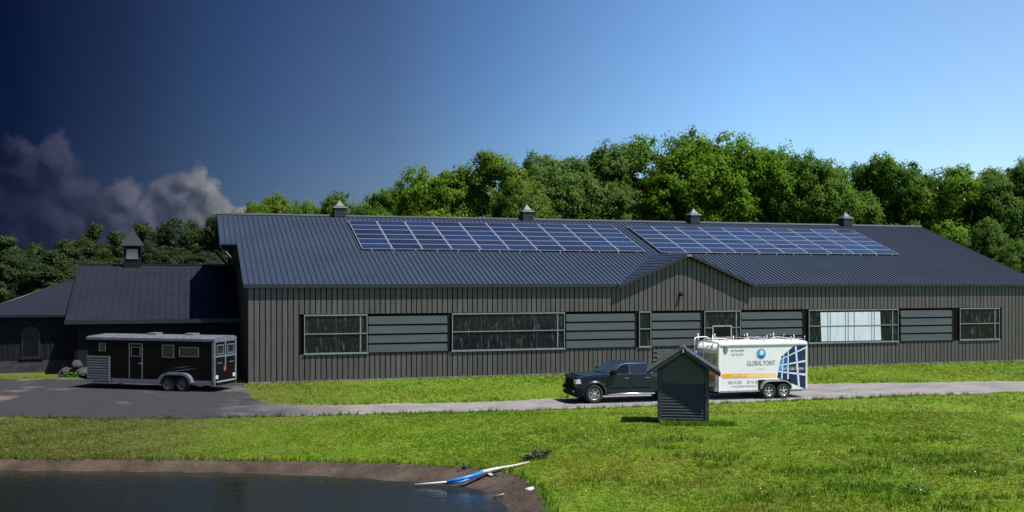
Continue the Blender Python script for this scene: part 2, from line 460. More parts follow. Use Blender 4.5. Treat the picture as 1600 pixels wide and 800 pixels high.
def ground_z(X, Y):
    X = np.asarray(X, float); Y = np.asarray(Y, float)
    und = 0.05 * np.sin(X * 0.45 + 1) * np.sin(Y * 0.5) + 0.035 * np.sin(X * 0.9 + Y * 0.7) + 0.02 * np.sin(X * 2.1 - Y * 1.7)
    und = und * np.clip((41.5 - Y) / 6, 0, 1) * np.clip((Y - 20) / 3, 0, 1)
    d, ins = seg_dist(X, Y, pond_poly)
    z = und * np.clip(d / 2.5, 0, 1) * (~ins) - ins * np.minimum(0.06 + 0.75 * d, 1.3)
    return z


def axis(stops):
    out = []
    for a, b, st in stops:
        n = max(1, int(round((b - a) / st)))
        out += list(np.linspace(a, b, n, endpoint=False))
    return np.array(out + [stops[-1][1]])


gxs = axis([(-4000, -600, 400), (-600, -80, 40), (-80, -24, 4), (-24, 22, 0.3), (22, 80, 4), (80, 600, 40), (600, 4000, 400)])
gys = axis([(-2000, -100, 300), (-100, 4, 13), (4, 20, 2), (20, 44, 0.3), (44, 80, 3), (80, 400, 20), (400, 6000, 400)])
GX, GY = np.meshgrid(gxs, gys)
GZ = ground_z(GX, GY)
nx, ny = len(gxs), len(gys)
idx = np.arange(nx * ny).reshape(ny, nx)
gf = np.stack([idx[:-1, :-1], idx[:-1, 1:], idx[1:, 1:], idx[1:, :-1]], -1).reshape(-1, 4)


def ground_mat(name, kind):
    m = bpy.data.materials.new(name); m.use_nodes = True
    N, L = m.node_tree.nodes, m.node_tree.links
    b = N['Principled BSDF']; b.inputs['Roughness'].default_value = 0.9; b.inputs['Specular IOR Level'].default_value = 0.2
    tc = N.new('ShaderNodeTexCoord')
    def noise(scale, det=5, rough=0.6, st=(1, 1, 1)):
        mp = N.new('ShaderNodeMapping'); mp.inputs['Scale'].default_value = st; L.new(tc.outputs['Object'], mp.inputs[0])
        n = N.new('ShaderNodeTexNoise'); n.inputs['Scale'].default_value = scale; n.inputs['Detail'].default_value = det; n.inputs['Roughness'].default_value = rough
        L.new(mp.outputs[0], n.inputs['Vector']); return n.outputs[0]
    def ramp(f, stops):
        r = N.new('ShaderNodeValToRGB'); e = r.color_ramp.elements
        while len(e) < len(stops): e.new(0.5)
        for el, (p, c) in zip(e, stops): el.position = p; el.color = (*c, 1)
        L.new(f, r.inputs[0]); return r.outputs[0]
    def mix(f, a, c, mode='MIX'):
        n = N.new('ShaderNodeMix'); n.data_type = 'RGBA'; n.blend_type = mode
        if isinstance(f, float): n.inputs[0].default_value = f
        else: L.new(f, n.inputs[0])
        for v, s in ((a, n.inputs[6]), (c, n.inputs[7])):
            if isinstance(v, tuple): s.default_value = (*v, 1)
            else: L.new(v, s)
        return n.outputs[2]
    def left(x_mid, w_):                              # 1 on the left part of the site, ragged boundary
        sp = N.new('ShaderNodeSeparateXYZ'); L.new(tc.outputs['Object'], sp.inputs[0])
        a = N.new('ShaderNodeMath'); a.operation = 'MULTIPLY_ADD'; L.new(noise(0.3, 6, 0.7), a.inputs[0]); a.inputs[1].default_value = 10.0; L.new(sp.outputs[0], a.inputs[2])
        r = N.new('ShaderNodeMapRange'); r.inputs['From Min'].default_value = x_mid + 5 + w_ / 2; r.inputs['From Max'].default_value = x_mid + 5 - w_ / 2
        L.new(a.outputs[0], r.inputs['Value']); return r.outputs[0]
    if kind == 'grass':
        base = ramp(noise(0.28, 6, 0.65), [(0.3, (0.068, 0.14, 0.006)), (0.5, (0.11, 0.182, 0.008)), (0.7, (0.14, 0.19, 0.011))])
        fine = ramp(noise(6.0, 6, 0.75), [(0.25, (0.68, 0.72, 0.68)), (0.5, (1, 1, 1)), (0.78, (1.22, 1.2, 1.12))])
        c = mix(1.0, base, fine, 'MULTIPLY')
        dry = ramp(noise(0.55, 5, 0.6, (1, 1.8, 1)), [(0.55, (0, 0, 0)), (0.72, (1, 1, 1))])
        c = mix(dry, c, mix(1.0, (0.15, 0.125, 0.03), fine, 'MULTIPLY'))
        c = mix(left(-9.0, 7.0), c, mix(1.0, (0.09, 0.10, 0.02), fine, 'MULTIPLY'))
        L.new(c, b.inputs['Base Color']); bump = noise(9.0, 6, 0.8); bs = 0.5
    elif kind == 'gravel':
        base = ramp(noise(0.5, 5, 0.6), [(0.3, (0.19, 0.18, 0.178)), (0.55, (0.27, 0.255, 0.25)), (0.75, (0.29, 0.255, 0.23))])
        fine = mix(1.0, ramp(noise(14.0, 6, 0.85), [(0.32, (0.5, 0.5, 0.5)), (0.68, (1.4, 1.4, 1.4))]), ramp(noise(1.6, 5, 0.7, (0.5, 1.8, 1)), [(0.3, (0.78, 0.76, 0.74)), (0.7, (1.15, 1.15, 1.15))]), 'MULTIPLY')
        c = mix(1.0, base, fine, 'MULTIPLY')
        c = mix(left(-9.0, 5.0), c, mix(1.0, (0.042, 0.042, 0.049), fine, 'MULTIPLY'))  # asphalt tone on the left, set dark to carry the left-hand dimming
        dirt = ramp(noise(0.22, 4, 0.6), [(0.56, (0, 0, 0)), (0.68, (1, 1, 1))])
        c = mix(dirt, c, mix(1.0, (0.20, 0.16, 0.13), fine, 'MULTIPLY'))
        L.new(c, b.inputs['Base Color']); bump = noise(25.0, 4, 0.8); bs = 0.6
    else:
        base = ramp(noise(1.1, 6, 0.65), [(0.3, (0.04, 0.028, 0.020)), (0.5, (0.078, 0.056, 0.042)), (0.72, (0.12, 0.092, 0.072))])
        fine = ramp(noise(14.0, 5, 0.8), [(0.3, (0.55, 0.55, 0.55)), (0.72, (1.4, 1.4, 1.4))])
        L.new(mix(1.0, base, fine, 'MULTIPLY'), b.inputs['Base Color']); bump = noise(10.0, 6, 0.8); bs = 1.0
    bp = N.new('ShaderNodeBump'); bp.inputs['Strength'].default_value = bs; bp.inputs['Distance'].default_value = 0.06
    L.new(bump, bp.inputs['Height']); L.new(bp.outputs[0], b.inputs['Normal'])
    return m


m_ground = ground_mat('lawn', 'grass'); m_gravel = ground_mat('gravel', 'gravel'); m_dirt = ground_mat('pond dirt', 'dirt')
g_me = np_mesh('lawn_ground', np.stack([GX, GY, GZ], -1).reshape(-1, 3), gf, m_ground)
g_me.shade_smooth()
link('lawn_ground', g_me, None, 'structure')


def strip(name, rows, mtl, kind):
    """rows: polylines of equal length, joined into one sheet"""
    n = len(rows[0]); V = [tuple(p) for r in rows for p in r]; f = []
    for i in range(len(rows) - 1):
        for j in range(n - 1): f.append((i * n + j, i * n + j + 1, (i + 1) * n + j + 1, (i + 1) * n + j))
    me = np_mesh(name, V, f, mtl); me.shade_smooth()
    return link(name, me, None, kind)


ND = 260
dn, df = resample(drive_near, ND), resample(drive_far, ND)
def xsort(line, n=ND):
    xs = np.linspace(-60, 34, n); px = [p.x for p in line]; py = [p.y for p in line]
    return xs, np.interp(xs, px, py)
xs_, yn = xsort(drive_near)
# the far edge turns sharply at the barn's corner: keep it as a function of x along the drive
fp = [(p.x, p.y) for p in drive_far]
fx = [p[0] for p in fp]
for i in range(1, len(fx)):
    if fx[i] <= fx[i - 1]: fx[i] = fx[i - 1] + 0.02
yf = np.interp(xs_, fx, [p[1] for p in fp])
jag = np.convolve(rng.normal(0, 0.22, ND), np.ones(3) / 3, 'same'); jag2 = np.convolve(rng.normal(0, 0.28, ND), np.ones(3) / 3, 'same')
rows = []
for t in np.linspace(0, 1, 7):
    rows.append([(x, (yn[i] + jag[i]) * (1 - t) + (yf[i] + jag2[i]) * t, 0.012 + 0.02 * math.sin(math.pi * t)) for i, x in enumerate(xs_)])
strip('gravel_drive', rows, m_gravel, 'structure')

# bank of bare earth round the pond: lip, face, toe under the water
lip = [(p + (p - q).normalized() * 0.10) for p, q in zip(edge, shore)]
rowsb = [[(p.x, p.y, 0.015) for p in lip], [(p.x, p.y, 0.0) for p in edge]]
for t in (0.25, 0.5, 0.75, 1.0):
    rr = []
    for i, (p, q) in enumerate(zip(edge, shore)):
        w = p.lerp(q, t); rr.append((w.x, w.y, WATER * (t ** 1.3) + (0.035 * math.sin(i * 1.7 + t * 9) + random.uniform(-0.025, 0.025)) * (1 - t)))
    rowsb.append(rr)
rowsb.append([(q.x + (q - p).normalized().x * 0.8, q.y + (q - p).normalized().y * 0.8, WATER - 0.25) for p, q in zip(edge, shore)])
strip('pond_bank', rowsb, m_dirt, 'structure')

m_water = bpy.data.materials.new('pond water'); m_water.use_nodes = True
N_, L_ = m_water.node_tree.nodes, m_water.node_tree.links
b_ = N_['Principled BSDF']; b_.inputs['Base Color'].default_value = (0.012, 0.014, 0.009, 1); b_.inputs['Roughness'].default_value = 0.05; b_.inputs['IOR'].default_value = 1.33
tc_ = N_.new('ShaderNodeTexCoord'); mp_ = N_.new('ShaderNodeMapping'); mp_.inputs['Scale'].default_value = (0.9, 3.2, 1)
L_.new(tc_.outputs['Object'], mp_.inputs[0])
n_ = N_.new('ShaderNodeTexNoise'); n_.inputs['Scale'].default_value = 2.2; n_.inputs['Detail'].default_value = 4; L_.new(mp_.outputs[0], n_.inputs['Vector'])
bp_ = N_.new('ShaderNodeBump'); bp_.inputs['Strength'].default_value = 0.22; bp_.inputs['Distance'].default_value = 0.05
L_.new(n_.outputs[0], bp_.inputs['Height']); L_.new(bp_.outputs[0], b_.inputs['Normal'])
wb = B(); wb.quad([(p[0], p[1], WATER) for p in pond_poly]); wb.build('pond_water', m_water, None, 'structure')

# ------------------------------------------------------------------ the riding arena
TH = R(17.646)
arena = thing('arena_building', 'long charcoal riding arena with a dark metal roof carrying solar panels', 'building', (-13.88, 54.69, 0), TH)
LEN, DEP, SL, OV = 51.9, 24.02, 0.3602, 0.22
EZ = 5.25                                           # top of the roof sheet at the eave edge
def rz(n): return EZ + SL * (n + OV)
ZR = rz(DEP / 2)
GC, GH, GS = 25.6, 4.45, 0.415                      # front gable: centre, half width, slope
GZ0 = 5.22
WB, WT = 1.54, 3.54                                 # window band
bays = [('w', 2.87, 6.28), ('l', 6.34, 10.92), ('w', 11.03, 17.76), ('l', 17.86, 22.33), ('w', 22.46, 23.24), ('l', 23.30, 26.66), ('w', 26.77, 29.26), ('l', 29.32, 33.75), ('w', 34.07, 40.76), ('l', 40.96, 45.13), ('w', 45.59, 48.83)]
# walls (sub wall behind the boards), with the window band left open
w = B()
w.box(0, LEN, 0.05, 0.22, -0.1, WB - 0.06); w.box(0, LEN, 0.05, 0.22, WT + 0.06, 5.15)
w.box(0, 2.78, 0.05, 0.22, WB - 0.06, WT + 0.06); w.box(48.92, LEN, 0.05, 0.22, WB - 0.06, WT + 0.06)
w.prism([(GC - GH + .1, 5.15), (GC + GH - .1, 5.15), (GC, GZ0 + GH * GS - 0.12)], 0.05, 0.2, 'y')
for a, b in zip(bays, bays[1:]):
    w.box(a[2] - 0.02, b[1] + 0.02, 0.05, 0.22, WB - 0.06, WT + 0.06)
w.box(0, LEN, DEP - 0.2, DEP, -0.1, 5.15)
for u0, u1 in ((0.0, 0.2), (LEN - 0.2, LEN)):
    w.prism([(0.03, -0.1), (DEP, -0.1), (DEP, 5.15), (DEP / 2, 5.15 + SL * DEP / 2), (0.03, 5.15)], u0, u1, 'x')
w.build('wall', m_sub, arena)
# vertical siding boards: too narrow to single out in the photo, one part
sb = B(); step, gap = 0.292, 0.055
k = 0
u = 0.0
while u < LEN - 0.05:
    a, b = u, min(u + step - gap, LEN)
    top = 5.12
    mid = (a + b) / 2
    if abs(mid - GC) < GH - 0.15: top = max(5.12, GZ0 + (GH - abs(mid - GC)) * GS - 0.16)
    pr = random.uniform(0, 0.006)
    full = b < 2.74 or a > 48.96
    if full: sb.box(a, b, -pr, 0.04, 0.06, top)
    else:
        lowtop = WB - 0.09
        sb.box(a, b, -pr, 0.04, 0.06, lowtop)
        sb.box(a, b, -pr, 0.04, WT + 0.09, top)
    u += step
v = 0.0
while v < DEP - 0.05:                                # both gable ends
    a, b = v, min(v + step - gap, DEP); mid = (a + b) / 2
    top = 5.08 + SL * (DEP / 2 - abs(mid - DEP / 2))
    sb.box(-0.03, 0.02, a, b, 0.06, top); sb.box(LEN - 0.02, LEN + 0.03, a, b, 0.06, top)
    v += step
sb.build('siding_board', m_siding, arena, 'stuff')
fl_ = B(); fl_.box(0.25, LEN - .25, 0.25, DEP - .25, -0.2, 0.13); fl_.build('arena_floor', m_dirt_floor, arena)
ft = B(); ft.box(-0.04, LEN + 0.04, -0.025, 0.03, -0.05, 0.07); ft.build('base_flashing', m_winframe, arena)
lapn = B()                                            # lapped masonry courses under the middle louvre bay
for i in range(9):
    z0 = 0.10 + i * 0.135
    x = 23.36 + (0.25 if i % 2 else 0)
    while x < 26.6:
        x1 = min(x + random.uniform(0.4, 0.75), 26.62)
        lapn.box(x, x1 - 0.02, -0.05 - random.uniform(0, 0.02), 0.0, z0, z0 + 0.115); x = x1
lapn.build('masonry_course', m_brick, arena, 'stuff')

# main roof: front slope with the hood at its left end, back slope
HOOD0 = 6.35
rf = B(); TK = 0.10
def slab(pts, m=0):
    rf.loft([[(x, n, z - TK) for x, n, z in pts], [(x, n, z) for x, n, z in pts]], m)
ul, ur, uh = -0.28, LEN + 0.38, -1.28
slab([(ul, -OV, rz(-OV)), (GC - GH + .02, -OV, rz(-OV)), (GC, (GZ0 + GH * GS - EZ) / SL - OV - .02, GZ0 + GH * GS - .01), (GC + GH - .02, -OV, rz(-OV)), (ur, -OV, rz(-OV)), (ur, DEP / 2, ZR), (uh, DEP / 2, ZR), (uh, HOOD0, rz(HOOD0)), (ul, HOOD0, rz(HOOD0))])
slab([(ul, DEP + OV, rz(-OV)), (ur, DEP + OV, rz(-OV)), (ur, DEP / 2 + .002, ZR), (uh, DEP / 2 + .002, ZR), (uh, DEP - HOOD0, rz(HOOD0)), (ul, DEP - HOOD0, rz(HOOD0))])
# gable roof
gz = GZ0 + GH * GS
def groof(side):
    e = GC + side * (GH + 0.12); ze = GZ0 - 0.05
    nb = (gz - EZ) / SL - OV
    pts = [(e, -0.34, ze), (GC, -0.34, gz), (GC, nb + 0.1, gz + 0.02), (e, -OV + 0.02, ze + 0.06)]
    rf.loft([[(x, n, z - 0.08) for x, n, z in pts], [(x, n, z + 0.03) for x, n, z in pts]], 0)
groof(-1); groof(1)
roof = rf.build('roof', m_roof, arena)
ss = B(); u = 0.0
nb_apex = (gz - EZ) / SL - OV
while u < ur - 0.05:
    n0 = -OV
    if abs(u - GC) < GH: n0 = -OV + (nb_apex + OV) * (1 - abs(u - GC) / GH) + 0.05
    ss.loft([[(u - .018, n0, rz(n0)), (u + .018, n0, rz(n0)), (u + .018, n0, rz(n0) + .055), (u - .018, n0, rz(n0) + .055)],
             [(u - .018, DEP / 2, ZR), (u + .018, DEP / 2, ZR), (u + .018, DEP / 2, ZR + .055), (u - .018, DEP / 2, ZR + .055)]])
    u += 0.305
u = -0.305
while u > uh:
    n0 = HOOD0
    ss.loft([[(u - .018, n0, rz(n0)), (u + .018, n0, rz(n0)), (u + .018, n0, rz(n0) + .055), (u - .018, n0, rz(n0) + .055)],
             [(u - .018, DEP / 2, ZR), (u + .018, DEP / 2, ZR), (u + .018, DEP / 2, ZR + .055), (u - .018, DEP / 2, ZR + .055)]])
    u -= 0.305
for side in (-1, 1):
    q = 0.3
    while q < GH:
        nbk = -OV + (nb_apex + OV) * (1 - q / GH)
        x = GC + side * q; z = gz - q * GS + 0.03
        nn = -0.34
        ss.loft([[(x - .015, nn, z), (x + .015, nn, z), (x + .015, nn, z + .03), (x - .015, nn, z + .03)],
                 [(x - .015, nbk, z), (x + .015, nbk, z), (x + .015, nbk, z + .03), (x - .015, nbk, z + .03)]])
        q += 0.42
ss.build('standing_seam', m_seam, roof, 'stuff')
rc = B(); rc.prism([(DEP / 2 - 0.22, ZR - 0.03), (DEP / 2, ZR + 0.09), (DEP / 2 + 0.22, ZR - 0.03), (DEP / 2, ZR + 0.02)], uh - .02, ur + .02, 'x'); rc.build('ridge_cap', m_louvre, roof)
fa = B(); fa.box(ul, GC - GH - .1, -OV - 0.03, -OV, EZ - 0.20, EZ - 0.01); fa.box(GC + GH + .1, ur, -OV - 0.03, -OV, EZ - 0.20, EZ - 0.01)
fa.box(ul, GC - GH - .1, -OV, 0.0, EZ - 0.2, EZ - 0.17); fa.box(GC + GH + .1, ur, -OV, 0.0, EZ - 0.2, EZ - 0.17)
for side in (-1, 1):
    e = GC + side * (GH + 0.14)
    fa.prism([(e, GZ0 - 0.09), (e, GZ0 - 0.25), (GC, gz - 0.18), (GC, gz + 0.005)], -0.385, -0.345, 'y')
fa.build('fascia', m_trim, roof)
for uu in (ul, ur):
    rk = B(); rk.prism([(-OV, EZ - 0.22), (DEP / 2, ZR - 0.22), (DEP / 2, ZR + 0.03), (-OV, EZ + 0.03)], uu - 0.03, uu, 'x')
    rk.build('rake_trim', m_trim, roof)
hd = B()                                              # hay door hood on the left end: soffit, brackets and doors
hd.prism([(HOOD0, rz(HOOD0) - 0.30), (DEP / 2, ZR - 0.30), (DEP - HOOD0, rz(HOOD0) - 0.30), (DEP - HOOD0, rz(HOOD0) - 0.12), (DEP / 2, ZR - 0.12), (HOOD0, rz(HOOD0) - 0.12)], uh + 0.02, uh + 0.07, 'x')
for n in (HOOD0 + 0.1, DEP - HOOD0 - 0.3):
    hd.tube([(-0.05, n + .1, rz(HOOD0) - 1.5), (uh + .1, n + .1, rz(HOOD0) - 0.25)], 0.08)
hd.box(-0.12, -0.03, 8.5, 15.5, 5.2, 8.0)
hd.build('hood_frame', m_trim, arena)
lp = B(); lp.box(GC - 0.48, GC - 0.42, -0.16, 0, 4.62, 4.68); lp.tube([(GC - .45, -.14, 4.72), (GC - .45, -.14, 4.5)], 0.08, 0, 10, 0.13); lp.build('wall_lamp', m_dark, arena)
vt = B(); vt.box(GC - 0.17, GC + 0.17, -0.42, -0.386, gz - 0.20, gz - 0.08); vt.build('apex_plate', m_winframe, arena)

# windows and louvre bays
def window(a, b, extra=None):
    f = B(); y0, y1 = -0.06, 0.06
    f.box(a, b, y0, y1, WT - 0.01, WT + 0.06); f.box(a, b, y0, y1, WB - 0.06, WB)
    f.box(a, a + 0.045, y0, y1, WB, WT - .01); f.box(b - 0.045, b, y0, y1, WB, WT - .01)
    f.box(a - 0.06, b + 0.06, -0.09, y0, WB - 0.09, WB - 0.045)
    fr = f.build('window', m_winframe, arena)
    m = B(); zm = WB + 1.02
    m.box(a + .045, b - .045, -0.055, 0.03, zm - 0.026, zm + 0.026)
    m.build('crossbar', m_winframe, fr)
    # each sheet of glazing its own pane, a slim bar at the joints
    n = max(1, int(round((b - a) / 1.75))); xs = [a + .045 + (b - a - .09) * i / n for i in range(n + 1)]
    for i in range(n):
        for z0, z1 in ((WB, zm - .026), (zm + .026, WT - .01)):
            p = B(); t1, t2 = random.uniform(-.004, .004), random.uniform(-.004, .004)
            p.quad([(xs[i] + .01, t1, z0), (xs[i + 1] - .01, t2, z0), (xs[i + 1] - .01, -t1, z1), (xs[i] + .01, -t2, z1)]); p.build('pane', m_pane, fr)
        if i:
            j = B(); j.box(xs[i] - .012, xs[i] + .012, -0.02, 0.02, WB + .02, WT - .03); j.build('glazing_bar', m_louvre, fr)
    if b - a > 2.2:
        q = B(); x = b - 0.075 - 0.36 * min(1, (b - a) / 4); q.box(x - .035, x + .035, -0.035, 0.02, WB + .03, WT - .04); q.build('mullion', m_winframe, fr)
    return fr
def louvre(a, b):
    f = B(); f.box(a, b, 0.10, 0.13, WB - 0.05, WT + 0.04)
    f.box(b - 0.14, b, -0.03, 0.10, WB - 0.05, WT + 0.04); f.box(a, b, -0.05, 0.1, WB - 0.10, WB - 0.05)
    bank = f.build('louvre_bay', m_dark, arena)
    hh = (WT + 0.02 - WB + 0.03) / 4
    for i in range(4):
        z0 = WB - 0.03 + i * hh
        q = B(); t = random.uniform(-.006, .006)
        q.loft([[(a, -0.045 + t, z0), (a, -0.02 + t, z0), (a, 0.03, z0 + hh - 0.085), (a, 0.0, z0 + hh - 0.085)],
                [(b - .15, -0.045 - t, z0), (b - .15, -0.02 - t, z0), (b - .15, 0.03, z0 + hh - 0.085), (b - .15, 0.0, z0 + hh - 0.085)]])
        q.build('louvre_board', m_louvre, bank)
wins = []
for kd, a, b in bays:
    if kd == 'w': wins.append(window(a, b))
    else: louvre(a, b)
s = B(); s.loft([[(35.0, -0.034, WB + 0.05), (39.45, -0.034, WB + 0.05), (39.36, -0.034, WT - 0.12), (34.92, -0.034, WT - 0.12)], [(35.0, -0.026, WB + 0.05), (39.45, -0.026, WB + 0.05), (39.36, -0.026, WT - 0.12), (34.92, -0.026, WT - 0.12)]])
s.build('bright_view_panel', m_brightview, wins[5])  # added white panel standing in for the brightness seen in this window
for x in (35.45, 35.62, 36.75, 36.95, 37.4, 38.72, 38.9):
    s = B(); s.box(x, x + 0.035, -0.046, -0.036, WB + 0.03, WT - 0.05); s.build('bright_view_bar', m_louvre, wins[5])
d = B()                                              # small framed opening inside the bay over the trailer
d.box(27.3, 27.38, -0.075, 0.0, WB, 2.62); d.box(28.55, 28.63, -0.075, 0.0, WB, 2.62); d.box(27.3, 28.63, -0.08, 0.0, 2.62, 2.70); 
d.build('inner_frame', m_silver, wins[3])
d = B(); d.box(27.38, 28.55, -0.07, -0.03, WB, 2.62); d.build('dark_panel', m_dark, wins[3])
# low back wall windows of the arena stay unseen

def cupola(px_u, w=0.37):
    """ridge ventilator: louvred box, flared metal cap, spike"""
    c = B(); n0 = DEP / 2
    c.box(px_u - w, px_u + w, n0 - w, n0 + w, ZR - 0.5, ZR + 0.52)
    body = c.build('cupola', m_cupola, arena)
    q = B()
    for i in range(4):
        z = ZR - 0.02 + i * 0.13
        q.box(px_u - w - .03, px_u + w + .03, n0 - w - .03, n0 + w + .03, z, z + .05)
    q.build('cupola_louvre', m_cupola, body)
    cap = B(); rings = []
    for rr, z in ((w * 1.28, ZR + 0.52), (w * 1.22, ZR + .57), (w * 0.72, ZR + .68), (w * 0.34, ZR + .86), (0.035, ZR + 1.0), (0.012, ZR + 1.12)):
        rings.append([(px_u + sx * rr, n0 + sy * rr, z) for sx, sy in ((-1, -1), (1, -1), (1, 1), (-1, 1))])
    cap.loft(rings); cap.build('cupola_cap', m_cupcap, body)
def u_for(px, n=DEP / 2):
    t = (px - 800) / F; c, s_ = math.cos(TH), math.sin(TH)
    return (t * (54.69 + n * c) + 13.88 + n * s_) / (c - t * s_)
for px in (530.5, 823, 1083, 1320.5): cupola(u_for(px))

# ------------------------------------------------------------------ solar arrays on the roof
CW, RH = 1.8482, 5.4712 / 6
tilt = math.atan(SL)
def panel_mesh():
    b = B(); w_, h_ = CW - 0.035, RH / math.cos(tilt) - 0.035; t = 0.04
    b.box(0, w_, 0, h_, -t, 0, 0); b.bm.faces.ensure_lookup_table()
    fr = 0.028
    b.quad([(fr, fr, .003), (w_ - fr, fr, .003), (w_ - fr, h_ - fr, .003), (fr, h_ - fr, .003)], 1)
    return b
def cell_mat():
    m = bpy.data.materials.new('solar cell grid'); m.use_nodes = True
    N, L = m.node_tree.nodes, m.node_tree.links; b = N['Principled BSDF']
    b.inputs['Roughness'].default_value = 0.24; b.inputs['Specular IOR Level'].default_value = 0.27
    tc = N.new('ShaderNodeTexCoord'); oi = N.new('ShaderNodeObjectInfo')
    br = N.new('ShaderNodeTexBrick'); br.offset = 0; br.inputs['Scale'].default_value = 1.0
    br.inputs['Brick Width'].default_value = 0.15; br.inputs['Row Height'].default_value = 0.15; br.inputs['Mortar Size'].default_value = 0.005
    br.inputs['Color1'].default_value = (0.007, 0.012, 0.034, 1); br.inputs['Color2'].default_value = (0.010, 0.016, 0.044, 1); br.inputs['Mortar'].default_value = (0.04, 0.055, 0.09, 1)
    L.new(tc.outputs['Object'], br.inputs['Vector'])
    mx = N.new('ShaderNodeMix'); mx.data_type = 'RGBA'; mx.blend_type = 'MULTIPLY'; mx.inputs[0].default_value = 1
    r = N.new('ShaderNodeValToRGB'); r.color_ramp.elements[0].color = (0.75, 0.68, 0.7, 1); r.color_ramp.elements[1].color = (1.25, 1.4, 1.6, 1)
    L.new(oi.outputs['Random'], r.inputs[0]); L.new(br.outputs['Color'], mx.inputs[6]); L.new(r.outputs[0], mx.inputs[7])
    L.new(mx.outputs[2], b.inputs['Base Color'])
    return m
m_cells = cell_mat()
pm = None
cT, sT = math.cos(TH), math.sin(TH)
def bw(u, n, z): return Vector((-13.88 + u * cT - n * sT, 54.69 + u * sT + n * cT, z))
for (u0, n0, lab) in ((6.84, 5.18, 'left-hand solar array of ten columns by six rows on the dark roof'), (26.36, 5.03, 'right-hand solar array on the dark roof, above the front gable')):
    arr = thing('solar_array', lab, 'solar panels', bw(u0, n0, rz(n0) + 0.14), TH, 'solar arrays on the arena roof')
    for r in range(6):
        for c in range(10):
            if pm is None:
                o = panel_mesh().build('solar_panel', [m_alu, m_cells], arr); pm = o.data
            else: o = link('solar_panel', pm, arr)
            o.location = (c * CW + .017, r * RH + .015, SL * (r * RH + .015) + random.uniform(-.004, .004))
            o.rotation_euler = (tilt + random.uniform(-.003, .003), random.uniform(-.002, .002), 0)
    rl = B()
    for r in range(6):
        for q in (0.2, 0.75):
            n_ = (r + q) * RH; rl.box(0.02, 10 * CW - .02, n_ - .02, n_ + .02, SL * n_ - 0.11, SL * n_ - 0.05)
    for c in range(14):
        x = 0.6 + c * (10 * CW - 1.2) / 13; rl.box(x - .02, x + .02, -0.03, 0.03, -0.14, -0.03)
    rl.build('mounting_rail', m_alu, arr)

# ------------------------------------------------------------------ dark stable wing on the left
annex = thing('stable_wing', 'low dark-toned stable wing with hipped end joining the left end of the arena', 'building', (-13.88, 54.69, 0), TH)
A0, AD, AE, AR = 8.0, 8.2, 3.02, 6.33
w = B()
w.box(-9.3, -0.06, A0 + 0.5, A0 + 0.7, -0.1, AE); w.box(-9.3, -0.06, A0 + 2 * AD - .7, A0 + 2 * AD - .5, -0.1, AE)
w.prism([(A0 + .5, -0.1), (A0 + 2 * AD - .5, -0.1), (A0 + 2 * AD - .5, AE), (A0 + AD, AR - 0.15), (A0 + .5, AE)], -9.3, -9.1, 'x')
w.build('wall', m_annexwall, annex)
r = B()
for a, b in (((A0, AE), (A0 + AD, AR)), ((A0 + 2 * AD, AE), (A0 + AD + .002, AR))):
    r.loft([[(-9.75, a[0], a[1]), (-0.05, a[0], a[1]), (-0.05, b[0], b[1]), (-9.75, b[0], b[1])], [(-9.75, a[0], a[1] + .12), (-0.05, a[0], a[1] + .12), (-0.05, b[0], b[1] + .12), (-9.75, b[0], b[1] + .12)]])
ar = r.build('roof', m_annex, annex)
r = B(); u = -9.6
while u < -0.1:
    r.loft([[(u - .02, A0, AE + .12), (u + .02, A0, AE + .12), (u + .02, A0, AE + .17), (u - .02, A0, AE + .17)], [(u - .02, A0 + AD, AR + .12), (u + .02, A0 + AD, AR + .12), (u + .02, A0 + AD, AR + .17), (u - .02, A0 + AD, AR + .17)]])
    u += 0.38
r.build('standing_seam', m_annex, ar, 'stuff')
r = B(); r.box(-9.8, -0.05, A0 + AD - .15, A0 + AD + .15, AR + .13, AR + .2); r.box(-9.78, -0.05, A0 - .06, A0 - .002, AE - .1, AE + .14); r.build('ridge_cap', m_trim, ar)
# hipped end block
w = B(); w.box(-14.3, -9.31, 10.6, 20.4, -0.1, 3.5); ew = w.build('end_block', m_annexwall, annex)
r = B()
hipz = 3.42; pk = (-9.3, 15.5, 5.75)
cs = [(-15.0, 10.0, hipz), (-9.2, 10.0, hipz), (-9.2, 21.0, hipz), (-15.0, 21.0, hipz)]
r._add(cs + [pk, (pk[0] + .1, pk[1], pk[2])] + [(x, y, z - .14) for x, y, z in cs], [(0, 1, 5, 4), (3, 0, 4), (2, 3, 4, 5), (0, 6, 7, 1), (3, 9, 6, 0), (2, 8, 9, 3), (6, 9, 8, 7), (1, 7, 8, 2, 5)], 0)
hr = r.build('hip_roof', m_annex, annex)
r = B(); r.tube([(cs[0][0], cs[0][1], hipz + .02), (pk[0], pk[1], pk[2] + .02)], 0.06); r.build('hip_cap', m_trim, hr)
r = B(); r.box(-9.5, -9.2, 14.6, 15.4, 5.2, 5.7); r.build('roof_vent', m_dark, annex)
ws = B(); 
arch = [(-12.35, 0.9), (-11.35, 0.9), (-11.35, 2.2)] + [(-11.85 + 0.5 * math.cos(a), 2.2 + 0.5 * math.sin(a)) for a in np.linspace(0, math.pi, 12)[1:-1]] + [(-12.35, 2.2)]
ws.prism(arch, 10.52, 10.6, 'y'); fr = ws.build('arched_window', m_trim, annex)
ws = B(); ws.prism([(-11.85 + (x + 11.85) * .84, 1.0 + (z - .9) * .93) for x, z in arch], 10.50, 10.517, 'y'); ws.build('pane', m_blackglass, fr)
ws = B(); ws.box(-12.5, -11.2, 10.45, 10.6, 0.78, 0.9); ws.build('sill', m_annexwall, fr)
ws = B()
for i in range(17):
    x = -14.25 + i * 0.29
    if -12.6 < x < -11.2: continue
    ws.box(x, x + .05, 10.56, 10.6, 0.7, 3.3)
